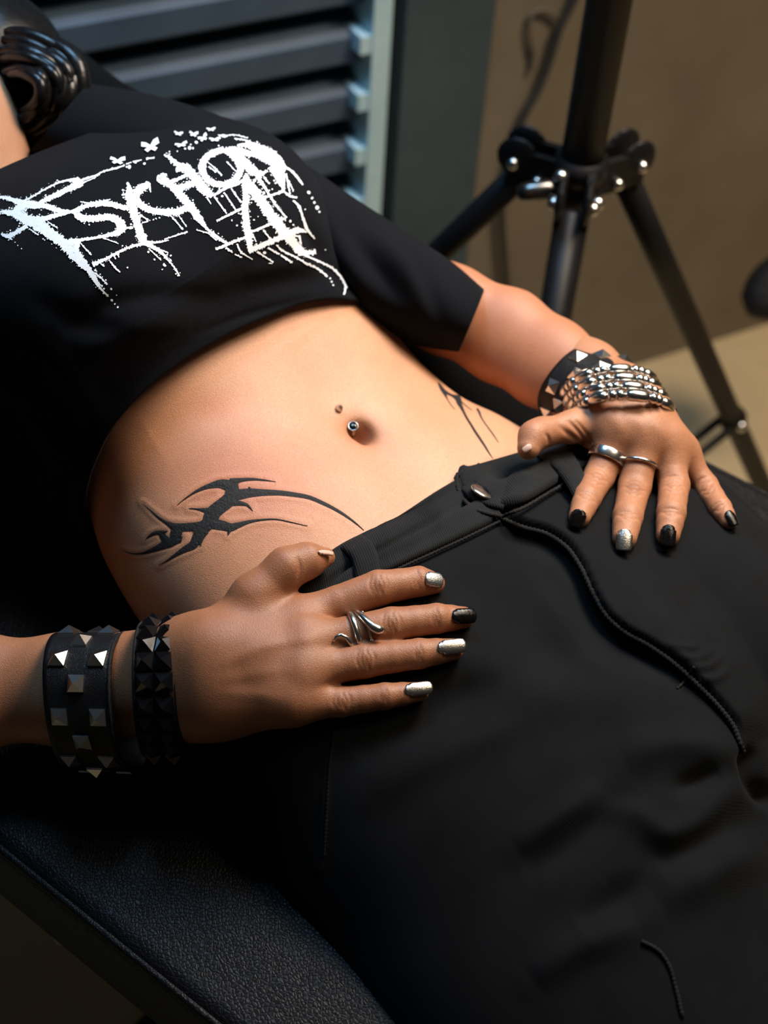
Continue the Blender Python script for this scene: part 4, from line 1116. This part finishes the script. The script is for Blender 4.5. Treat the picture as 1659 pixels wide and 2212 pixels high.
def cord(pts, name, parent, r=0.0013, lift=0.001, cast=bodyc, twist=True, n=None, m=None):
    """rope-like stitched edge along a line"""
    L = np.hypot(*np.diff(np.asarray(pts, float)[:, :2], axis=0).T).sum(); n = n or int(L / 3.0)
    C = crv(pts, n); D = np.array([cast.depth(x, y) for x, y in C[:, :2]]); D = np.where(np.isnan(D), np.nanmedian(D), D)
    for _ in range(8): E = np.pad(D, 1, mode='edge'); D = (E[:-2] + 2*E[1:-1] + E[2:]) / 4
    P = U(C[:, 0], C[:, 1], D - lift)
    rad = r * (1 + (0.22 * np.sin(np.arange(n) * 2.1) if twist else 0))
    V, Fc = tube(P, rad, 8); return mk(name, W(V), Fc, m or M['thread'], parent)

wbn, _ = sheet([(560,1340), (640,1268), (720,1206), (800,1159), (870,1113), (935,1070), (1010,1026)], [(640,1400), (705,1338), (775,1272), (850,1232), (930,1195), (1010,1158), (1085,1122)], 90, 24,
      lambda u, v: 0.0022 + 0.0026 * edge(v) - 0.0048 * np.exp(-((v - 0.50) / 0.06)**2) + 0.0024 * np.exp(-((v - 0.66) / 0.10)**2) + 0.003 * (1 - v)**2, 0.0030, 'waistband', M['denim_band'], jeans)
wbf, _ = sheet([(988,1022), (1050,1004), (1130,982), (1185,964), (1235,968), (1300,985), (1360,1000)], [(1082,1114), (1130,1094), (1185,1062), (1235,1033), (1290,1020), (1340,1030), (1390,1045)], 80, 24,
      lambda u, v: 0.0052 + 0.0030 * edge(v) - 0.0050 * np.exp(-((v - 0.50) / 0.06)**2) * sstep(0.05, 0.2, u) + 0.0026 * np.exp(-((v - 0.66) / 0.10)**2), 0.0042, 'waistband', M['denim_band'], jeans)
# rounded end tab of the band with its button
tab, _ = sheet([(1000,1019), (988,1028), (988,1046), (1000,1075), (1025,1097), (1055,1108), (1083,1114)], [(1030,1010), (1030,1025), (1032,1042), (1040,1062), (1055,1078), (1075,1092), (1092,1106)], 50, 12,
      lambda u, v: 0.0066 + 0.0016 * edge(v), 0.0046, 'waistband_tab', M['denim_band'], jeans)
cord([(1000,1019), (987,1028), (987,1046), (999,1076), (1024,1099), (1055,1110), (1084,1116)], 'edge_stitching', jeans, 0.0016, 0.0085)
cord([(1084,1116), (1130,1097), (1185,1065), (1235,1036)], 'edge_stitching', jeans, 0.0012, 0.0075)
cord([(1080,1126), (1010,1160), (930,1197), (850,1234), (790,1266)], 'edge_stitching', jeans, 0.0010, 0.0040)
cord([(990,1026), (1050,1008), (1130,986), (1185,967)], 'edge_stitching', jeans, 0.0010, 0.0080)
cord([(x - 2, y + 3) for x, y in FLY], 'fly_edge', jeans, 0.0018, 0.0012, jeans_cast and Both([jeans_cast]))
cord([(1400,1392), (1455,1434), (1508,1484), (1552,1530), (1584,1574)], 'edge_stitching', jeans, 0.0010, 0.0010, Both([jeans_cast]))
cord([(1500,1440), (1480,1470), (1462,1488)], 'edge_stitching', jeans, 0.0009, 0.0006, Both([jeans_cast]))
cord([(722,1580), (712,1650), (706,1740), (700,1850)], 'side_seam', jeans, 0.0008, 0.0002, Both([jeans_cast]), m=M['denim'])
# thigh pocket flap with a worn pale edge
o = cord([(1386,2034), (1400,2040), (1424,2055), (1445,2085), (1460,2135), (1474,2195)], 'pocket_edge', jeans, 0.0012, 0.0008, Both([jeans_cast]))
# belt loops
def loop(A, B, hgt):
    o, _ = sheet(A, B, 40, 8, lambda u, v: 0.005 + hgt * np.sin(np.pi * np.clip(u * 0.9 + 0.05, 0, 1)) + 0.001 * edge(v, 0.15), 0.0026, 'belt_loop', M['denim_band'], jeans); return o
loop([(738,1200), (752,1212), (764,1228), (770,1262)], [(788,1172), (806,1190), (818,1216), (826,1250)], 0.006)
loop([(1128,992), (1160,1004), (1195,1035), (1225,1072), (1246,1104)], [(1186,962), (1222,984), (1248,1020), (1264,1052), (1276,1085)], 0.006)
# shank button, tilted
bc = U(1042, 1062, bodyc.depth(1042, 1062) - 0.0190); ba = U(1080, 1082, 0.9) - U(1018, 1047, 0.9); ba /= np.linalg.norm(ba)
bn = np.array([0.42, 0.72, 0.32]); bn -= ba * (bn @ ba); bn /= np.linalg.norm(bn); bs = np.cross(bn, ba)
V = []; Fc = []
prof = [(0.0, 0.0014), (0.006, 0.0012), (0.0078, 0.0006), (0.0084, 0.0), (0.0080, -0.0010), (0.0060, -0.0016), (0.0028, -0.0018), (0.0026, -0.010)]
for r, z in prof:
    for k in range(28): a = k / 28 * 6.2832; V.append(bc + ba * r * math.cos(a) + bs * r * math.sin(a) + bn * z)
for j in range(len(prof) - 1):
    for k in range(28): Fc.append([j*28 + k, j*28 + (k+1) % 28, (j+1)*28 + (k+1) % 28, (j+1)*28 + k])
o = mk('button', W(np.array(V)), Fc, M['steel'], jeans, recalc=True); o['label'] = 'dark metal waistband button'

# ------------------------------------------------------------------ fingernails
near_cast = Caster(near[0], near[1]); far_cast = Caster(far[0], far[1])
def nail(caster, root, tip, hw, m, label, tilt=(0, 0.25, 1), lift=0.0, drop=0.0):
    h, n = caster.hit(*root); d0 = -h[2]
    mid = [root[0]*0.5 + tip[0]*0.5, root[1]*0.5 + tip[1]*0.5]; hm, _ = caster.hit(*mid)
    d1 = d0 + (2 * (-hm[2] - d0) if hm is not None else 0.003) * 0.7 + drop
    a = U(*root, d0); b = U(*tip, d1); t = b - a; L = np.linalg.norm(t); t /= L
    nn = np.array(tilt, float) * 0.5 + n * 0.5; nn -= t * (nn @ t); nn /= np.linalg.norm(nn); s = np.cross(nn, t); w2 = mpx(hw, d0)
    V = []; Fc = []; nu, nv = 13, 15
    for off in (0.0, -0.0009):
        for j in range(nv):
            v = j / (nv - 1); wp = (0.80 + 0.20 * min(1, v * 4)) * (1 - max(0, (v - 0.80) / 0.2)**2.2 * 0.14)
            for i in range(nu):
                u = -1 + 2 * i / (nu - 1)
                ev = v + (0.10 * (u*u) if v < 0.2 else 0) - (0.05 * u*u * max(0, (v - 0.7) / 0.3))
                V.append(a + t * L * ev + s * w2 * u * wp + nn * (0.0013 + lift + off - w2 * 0.62 * (1 - math.sqrt(max(0, 1 - 0.85*u*u))) + 0.0006 * math.sin(math.pi * v)))
    o = nu * nv
    for j in range(nv - 1):
        for i in range(nu - 1):
            q = [j*nu + i, j*nu + i + 1, (j+1)*nu + i + 1, (j+1)*nu + i]; Fc += [q, [x + o for x in q][::-1]]
        for i in (0, nu - 1): Fc.append([j*nu + i, (j+1)*nu + i, (j+1)*nu + i + o, j*nu + i + o])
    for j in (0, nv - 1):
        for i in range(nu - 1): Fc.append([j*nu + i, j*nu + i + 1, j*nu + i + 1 + o, j*nu + i + o])
    ob = mk('fingernail', W(np.array(V)), Fc, m, person, recalc=True); ob['label'] = label; return ob
nail(near_cast, (918,1249), (956,1255), 17, M['nail_dark_silver'], 'pewter index fingernail of the near hand', (0.1, 0.35, 0.9))
nail(near_cast, (976,1332), (1028,1329), 17, M['nail_black'], 'glossy black fingernail of the near hand', (0, 0.2, 1))
nail(near_cast, (945,1400), (1006,1393), 16, M['nail_silver'], 'silver ring fingernail of the near hand', (0, 0.1, 1))
nail(near_cast, (874,1491), (934,1484), 14.5, M['nail_silver'], 'silver little fingernail of the near hand', (0, 0.1, 1))
nail(near_cast, (686,1194), (718,1197), 6, M['nail_bare'], 'bare thumbnail of the near hand', (0, 0.8, 0.6))
nail(far_cast, (1254,1101), (1242,1140), 17, M['nail_black'], 'glossy black index fingernail of the far hand', (-0.1, 0.1, 1))
nail(far_cast, (1350,1143), (1347,1190), 17.5, M['nail_silver'], 'silver middle fingernail of the far hand', (0, 0.1, 1))
nail(far_cast, (1446,1134), (1441,1181), 17, M['nail_black'], 'glossy black ring fingernail of the far hand', (0, 0.1, 1))
nail(far_cast, (1572,1104), (1588,1136), 12, M['nail_black'], 'glossy black little fingernail of the far hand', (0.3, 0.1, 1))
nail(far_cast, (1148,962), (1130,975), 7, M['nail_bare'], 'thumbnail of the far hand tucked in the waistband', (-0.3, 0.2, 1))

# ------------------------------------------------------------------ rings
def on_finger(ch, fi, x, y):
    jj, rr, dd = ch[fi]; best = None
    for i in range(len(jj) - 1):
        for t in np.linspace(0, 1, 21):
            p = jj[i] * (1 - t) + jj[i+1] * t; q = PIX(p); e = (q[0] - x)**2 + (q[1] - y)**2
            if best is None or e < best[0]: best = (e, p, rr[i] * (1 - t) + rr[i+1] * t, (jj[i+1] - jj[i]))
    _, p, r, a = best; a = a / np.linalg.norm(a); n = np.array([0, 0, 1.0]) - a * a[2]; n /= np.linalg.norm(n); return p, r, a, n, np.cross(a, n)
def lathe_ring(p, r, a, n, s, prof, seg=64, fx=None):
    V = []; Fc = []; k = len(prof)
    for i in range(seg):
        t = i / seg * 2 * math.pi; e = n * math.cos(t) + s * math.sin(t)
        for (x, dr) in prof: V.append(p + a * x + e * (r + dr + (fx(i, t) if fx and dr > 0.0003 else 0)))
    for i in range(seg):
        for j in range(k): Fc.append([i*k + j, i*k + (j+1) % k, ((i+1) % seg)*k + (j+1) % k, ((i+1) % seg)*k + j])
    return np.array(V), Fc
p, r, a, n, s = on_finger(far[3], 0, 1313, 990)
V, Fc = lathe_ring(p, r * 1.10, a, n, s, [(-0.0036, 0), (-0.0036, 0.0010), (-0.0028, 0.0013), (0.0028, 0.0013), (0.0036, 0.0010), (0.0036, 0)])
tag(mk('finger_ring', W(V), Fc, M['silver'], recalc=True), 'broad brushed silver ring on the far index finger', 'ring')
p, r, a, n, s = on_finger(far[3], 1, 1387, 1006)
V, Fc = lathe_ring(p, r * 1.10, a, n, s, [(-0.0012, 0), (-0.0012, 0.0009), (0, 0.0013), (0.0012, 0.0009), (0.0012, 0)], 120, lambda i, t: 0.0003 * (i % 2))
tag(mk('finger_ring', W(V), Fc, M['silver'], recalc=True), 'thin ridged ring on the far middle finger', 'ring')
p, r, a, n, s = on_finger(near[3], 1, 760, 1358); R = r * 1.0 + 0.0012
if s[1] > 0: s = -s                                     # s points down the picture
sn = empty('snake_ring', W(p)); tag(sn, 'coiled silver snake ring on the near middle finger', 'ring')
pts = []; rad = []
for x, ph, l in ((-0.0135, 0.10, 0.0012), (-0.0115, -0.08, 0.0012), (-0.0085, -0.12, 0.0012), (-0.0055, 0.05, 0.0010), (-0.0035, 0.40, 0.0006), (-0.0025, 0.8, 0)): pts.append((x, ph, l)); rad.append(0.0006 + 0.0013 * (len(rad) / 5))
for t in np.linspace(0.03, 1, 60): pts.append((-0.0025 + 0.0075 * t, 0.8 + 10.6 * t, 0)); rad.append(0.0019)
for x, ph, l, rr_ in ((0.0065, 11.75, 0.0003, 0.0020), (0.0085, 12.10, 0.0010, 0.0023), (0.0110, 12.42, 0.0016, 0.0028), (0.0135, 12.56, 0.0018, 0.0031), (0.0160, 12.62, 0.0014, 0.0024), (0.0176, 12.64, 0.0009, 0.0011)): pts.append((x, ph, l)); rad.append(rr_)
P = np.array([p + a * x + (n * math.cos(ph) + s * math.sin(ph)) * (R + l) for x, ph, l in pts])
V, Fc = tube(W(P), rad, 14); mk('snake_body', V, Fc, M['silver'], sn)
P = np.array([p + a * (0.0085 + 0.001 * math.sin(t)) + (n * math.cos(t) + s * math.sin(t)) * (R - 0.0004) for t in np.linspace(-1.6, 1.7, 40)])
b = MB(); b.add(*tube(W(P), 0.0006, 8)); tl_o = b.build('thin_band', M['silver'], sn)
for t in (-1.15, 0.50, 0.72):
    b = MB(); b.ball(W(p + a * (0.0085 + 0.001 * math.sin(t)) + (n * math.cos(t) + s * math.sin(t)) * (R + 0.0002)), 0.0012, nu=10, nv=6); b.build('bead', M['silver'], tl_o)

# ------------------------------------------------------------------ navel barbell
h, hn = torso_cast.hit(731, 883); ng = empty('navel_barbell', W(h)); tag(ng, 'curved steel navel barbell with cone tip and black gem cup', 'piercing')
def spin(c, ax, prof, seg, name, m, parent):
    ax = np.array(ax) / np.linalg.norm(ax); e1 = np.cross(ax, [0, 1, 0.2]); e1 /= np.linalg.norm(e1); e2 = np.cross(ax, e1); V = []; Fc = []
    for r_, z_ in prof:
        for k in range(seg): t = k / seg * 6.2832; V.append(c + ax * z_ + (e1 * math.cos(t) + e2 * math.sin(t)) * r_)
    for j in range(len(prof) - 1):
        for k in range(seg): Fc.append([j*seg + k, j*seg + (k+1) % seg, (j+1)*seg + (k+1) % seg, (j+1)*seg + k])
    return mk(name, W(np.array(V)), Fc, m, parent, recalc=True)
top_c = h + hn * 0.0012; axn = np.array([0.0, 0.30, 0.95])
spin(top_c, axn, [(0.0, -0.003), (0.0022, -0.0022), (0.0027, -0.0008), (0.0027, 0.0006), (0.0019, 0.0018), (0.0, 0.0042)], 20, 'cone_tip', M['steel'], ng)
h2, hn2 = torso_cast.hit(763, 938); cc = U(763, 922, -h2[2] - 0.0095)
ax2 = np.array([0.02, 0.40, 0.92])
cup = spin(cc, ax2, [(0.0, -0.012), (0.0026, -0.011), (0.0029, -0.006), (0.0032, 0.0), (0.0036, 0.0010), (0.0035, 0.0016), (0.0030, 0.0016), (0.0029, 0.0006), (0.0, 0.0004)], 28, 'gem_cup', M['steel'], ng)
spin(cc, ax2, [(0.0, 0.0012), (0.0018, 0.0011), (0.0028, 0.0007), (0.0028, 0.0)], 24, 'gem', M['black_gloss'], cup)
V, Fc = tube(W(np.array([top_c, top_c * 0.5 + cc * 0.5 - np.array([0, 0, 0.010]), cc - ax2 * 0.010])), 0.0007, 8); mk('bar', V, Fc, M['steel'], ng)

# ------------------------------------------------------------------ wristbands
class Band:
    def __init__(s, st0, st1, seg=120, n=14):
        s.l = Loft([st0, [(x + y) / 2 for x, y in zip(st0, st1)], st1], n, seg); s.seg = seg; s.n = n; s.V = s.l.verts(); s.Fq = [f for f in s.l.faces(cap=False)]
        s.N = vnormals(s.V, s.Fq); s.G = s.V.reshape(n, seg, 3); s.NG = s.N.reshape(n, seg, 3)
    def at(s, v, th):
        i = v * (s.n - 1); k = (th / (2*math.pi) % 1) * s.seg; i0 = int(min(i, s.n - 2)); k0 = int(k) % s.seg; fi, fk = i - i0, k - int(k)
        f = lambda A: (A[i0, k0]*(1-fi) + A[i0+1, k0]*fi)*(1-fk) + (A[i0, (k0+1) % s.seg]*(1-fi) + A[i0+1, (k0+1) % s.seg]*fi)*fk
        p = f(s.G); nn = f(s.NG); nn /= np.linalg.norm(nn); a = s.G[-1, k0] - s.G[0, k0]; a -= nn * (a @ nn); a /= np.linalg.norm(a); return p, nn, a, np.cross(nn, a)
    def strap(s, name, m, parent, th=0.0026):
        n, sg = s.n, s.seg; inn = s.V - s.N * th; V = np.concatenate([s.V, inn]); o = len(s.V); Fc = s.Fq + [[x + o for x in f][::-1] for f in s.Fq]
        for k in range(sg):
            k2 = (k+1) % sg; Fc.append([k2, k, k + o, k2 + o]); e = (n-1)*sg; Fc.append([e + k, e + k2, e + k2 + o, e + k + o])
        return mk(name, W(V), Fc, m, parent, recalc=True)
def pyramid(p, nn, a, b, h, size, name, m, parent, sink=0.0004, sy=1.0):
    V = [p + a*sx*size + b*sy_*size*sy - nn*sink for sx, sy_ in ((-1,-1), (1,-1), (1,1), (-1,1))] + [p + a*sx*size*0.97 + b*sy_*size*sy*0.97 + nn*0.0010 for sx, sy_ in ((-1,-1), (1,-1), (1,1), (-1,1))] + [p + nn*h]
    Fc = [[3,2,1,0], [0,1,5,4], [1,2,6,5], [2,3,7,6], [3,0,4,7], [4,5,8], [5,6,8], [6,7,8], [7,4,8]]
    return mk(name, W(np.array(V)), Fc, m, parent, smooth=False, recalc=True)

# wide strap, loose on the near wrist
bw = Band((152,1664, 128,1366, 0.900, 0.046, 0.045, 0, 2.3, -46, -4), (292,1668, 276,1366, 0.890, 0.046, 0.045, 0, 2.3, -46, -4))
rt = empty('wide_wristband', W(bw.V.mean(0))); tag(rt, 'wide black leather wristband with scattered silver pyramid studs, on near wrist', 'wristband')
so = bw.strap('strap', M['strap'], rt)
cordV = [bw.at(v, t)[0] + bw.at(v, t)[1]*0.0002 for v in (0.985,) for t in np.linspace(0, 2*math.pi, 80)]
V, Fc = tube(W(np.array(cordV)), 0.0008, 6, cap=False); mk('edge_binding', V, Fc, M['thread'], so)
ang = np.linspace(0, 2*math.pi, 17)[:-1]
for i, t in enumerate(ang):
    for v in ((0.22, 0.80) if i % 2 == 0 else (0.50,)):
        p, nn, a, b_ = bw.at(v, t + 0.20); pyramid(p, nn, a, b_, 0.0052, 0.0053, 'stud', M['steel'], rt)
# narrow strap with two rows of black studs
bnw = Band((318,1634, 310,1346, 0.884, 0.044, 0.045, 0, 2.3, -26, -4), (412,1636, 402,1340, 0.879, 0.044, 0.045, 0, 2.3, -26, -4))
rt = empty('narrow_wristband', W(bnw.V.mean(0))); tag(rt, 'narrow wristband with two rows of glossy black pyramid studs, nearest the hand', 'wristband')
so = bnw.strap('strap', M['strap'], rt)
for v in (0.015, 0.985):
    V, Fc = tube(W(np.array([bnw.at(v, t)[0] + bnw.at(v, t)[1]*0.0004 for t in np.linspace(0, 2*math.pi, 90)])), 0.0011, 6, cap=False); mk('edge_binding', V, Fc, M['thread'], so)
for i in range(22):
    for v in (0.27, 0.72):
        p, nn, a, b_ = bnw.at(v, (i + 0.3) / 22 * 2 * math.pi); pyramid(p, nn, a, b_, 0.0062, 0.0058, 'stud', M['black_gloss'], rt, sy=0.98)
# studded strap on the far wrist
bf = Band((1172,892, 1284,752, 1.055, 0.031, 0.03, 0, 2.2, -34, -26), (1262,930, 1372,792, 1.025, 0.031, 0.03, 0, 2.2, -34, -26))
rt = empty('studded_wristband', W(bf.V.mean(0))); tag(rt, 'black leather wristband with silver pyramid studs on the far wrist', 'wristband')
so = bf.strap('strap', M['strap'], rt)
for i in range(14):
    for v in ((0.24, 0.80) if i % 2 == 0 else (0.52,)):
        p, nn, a, b_ = bf.at(v, (i + 0.35) / 14 * 2 * math.pi); pyramid(p, nn, a, b_, 0.0052, 0.0050, 'stud', M['steel'], rt)
# silver link bracelet: four rows of bars and beads on dark cord
rt = empty('silver_bracelet', W(U(1340, 860, 0.985))); tag(rt, 'four row silver bead and bar bracelet on the far wrist', 'bracelet')
for q_ in range(4):
    t = q_ / 3
    st = (1222 + 26*t, 856 + 36*t, 1412 + 36*t, 838 + 64*t, 1.022 - 0.026*t, 0.038, 0.030, 0, 2.2, 2 + 10*t, -46 + 4*t)
    l = Loft([st, [x + (2 if i in (1, 3) else 0) for i, x in enumerate(st)], [x + (4 if i in (1, 3) else 0) for i, x in enumerate(st)]], 3, 160); ringp = l.C[1]
    V, Fc = tube(W(np.concatenate([ringp, ringp[:1]])), 0.0016, 8, cap=False); cordo = mk('cord', V, Fc, M['strap'], rt)
    seqs = [(0.9, 'bar'), (0.13, 'bead'), (0.13, 'bead')]; th = 0.35 + 0.06 * (q_ % 2); k = 0
    while th < 2*math.pi + 0.3:
        ln, kind = ((0.46, 'bar'), (0.12, 'bead'), (0.12, 'bead'))[k % 3]; k += 1
        i0 = int(th / (2*math.pi) * 160); i1 = max(i0 + 2, int((th + ln) / (2*math.pi) * 160)); idx = [(i % 160) for i in range(i0, i1 + 1)]; P = ringp[idx]; cen = l.C[1].mean(0)
        outw = P.mean(0) - cen; outw /= np.linalg.norm(outw); P = P + outw * 0.0012
        if kind == 'bar':
            Q = crv(P, 9); rr_ = 0.0042 * np.array([0.55, 0.9, 1, 1, 1, 1, 1, 0.9, 0.55]); V, Fc = tube(W(Q), rr_, 10); mk('bar', V, Fc, M['silver'], rt)
        else:
            b = MB(); b.ball(W(P.mean(0)), 0.0039, nu=12, nv=8); b.build('bead', M['silver'], rt)
        th += ln + 0.035

# ------------------------------------------------------------------ hair
hb = MB(); hr = np.random.default_rng(3)
hV, hF = mesh_sdf(lambda P: smin(np.linalg.norm((P - J(-70, 150, 1.10)) / np.array([1, 0.86, 0.8]), axis=1) * 0.85 - 0.066, np.linalg.norm((P - J(60, 300, 1.10)) / np.array([1.1, 0.7, 0.7]), axis=1) * 0.75 - 0.030, 0.04), J(-60, 200, 1.09) - 0.16, J(-60, 200, 1.09) + 0.16, 0.006)
hb.add(W(hV), hF)
def scalp(P):
    L = np.stack([(P - HC) @ HS, (P - HC) @ HU, (P - HC) @ FD], axis=1)
    e = lambda c, r: (np.linalg.norm((L - np.array(c)) / np.array(r), axis=1) - 1) * min(r)
    d = e((0, 0.035, -0.022), (0.082, 0.104, 0.098)) + 0.0015 * np.sin(L[:, 0] * 260 + L[:, 2] * 60)
    return np.maximum(d, -(0.028 * 0 + (L[:, 1] - 0.045) * 0.75 - (L[:, 2] - 0.035) * 0.66))
sV, sF = mesh_sdf(scalp, HC - 0.16, HC + 0.16, 0.0035)
hb.add(W(sV), sF)
def lock(pts, r, dep):
    C = crv(pts, 22); n = len(C); D = dep + 0.018 * np.linspace(-1, 1, n)**2
    hb.add(*tube(W(U(C[:, 0], C[:, 1], D)), r * np.sin(np.linspace(0.35, math.pi - 0.2, n))**0.6, 8))
for k in range(34):
    t = k / 33; o_ = hr.normal(0, 5, 2); base = np.array([(-40, 70), (40, 62), (118, 88), (172, 130), (186, 190), (170, 250), (120, 300), (50, 330)])
    c = np.array([40, 200]); sc = 0.30 + 0.68 * hr.random(); pts = c + (base - c) * sc + o_
    i0 = hr.integers(0, 3); i1 = hr.integers(5, 9); lock(pts[i0:i1], 0.004 + 0.004 * hr.random(), 1.015 + 0.05 * (sc - 0.3) + 0.008 * hr.random())
for k in range(26):
    x0, y0 = 60 + 130 * hr.random(), 230 + 90 * hr.random(); lock([(x0, y0), (x0 + hr.normal(5, 14), y0 + 25), (x0 + hr.normal(0, 20), y0 + 55), (x0 + hr.normal(20, 20), y0 + 85)], 0.003 + 0.003 * hr.random(), 1.07 + 0.02 * hr.random())
hairo = hb.build('hair', M['hair'], person); hairo['label'] = 'glossy black hair gathered at the back of the head'
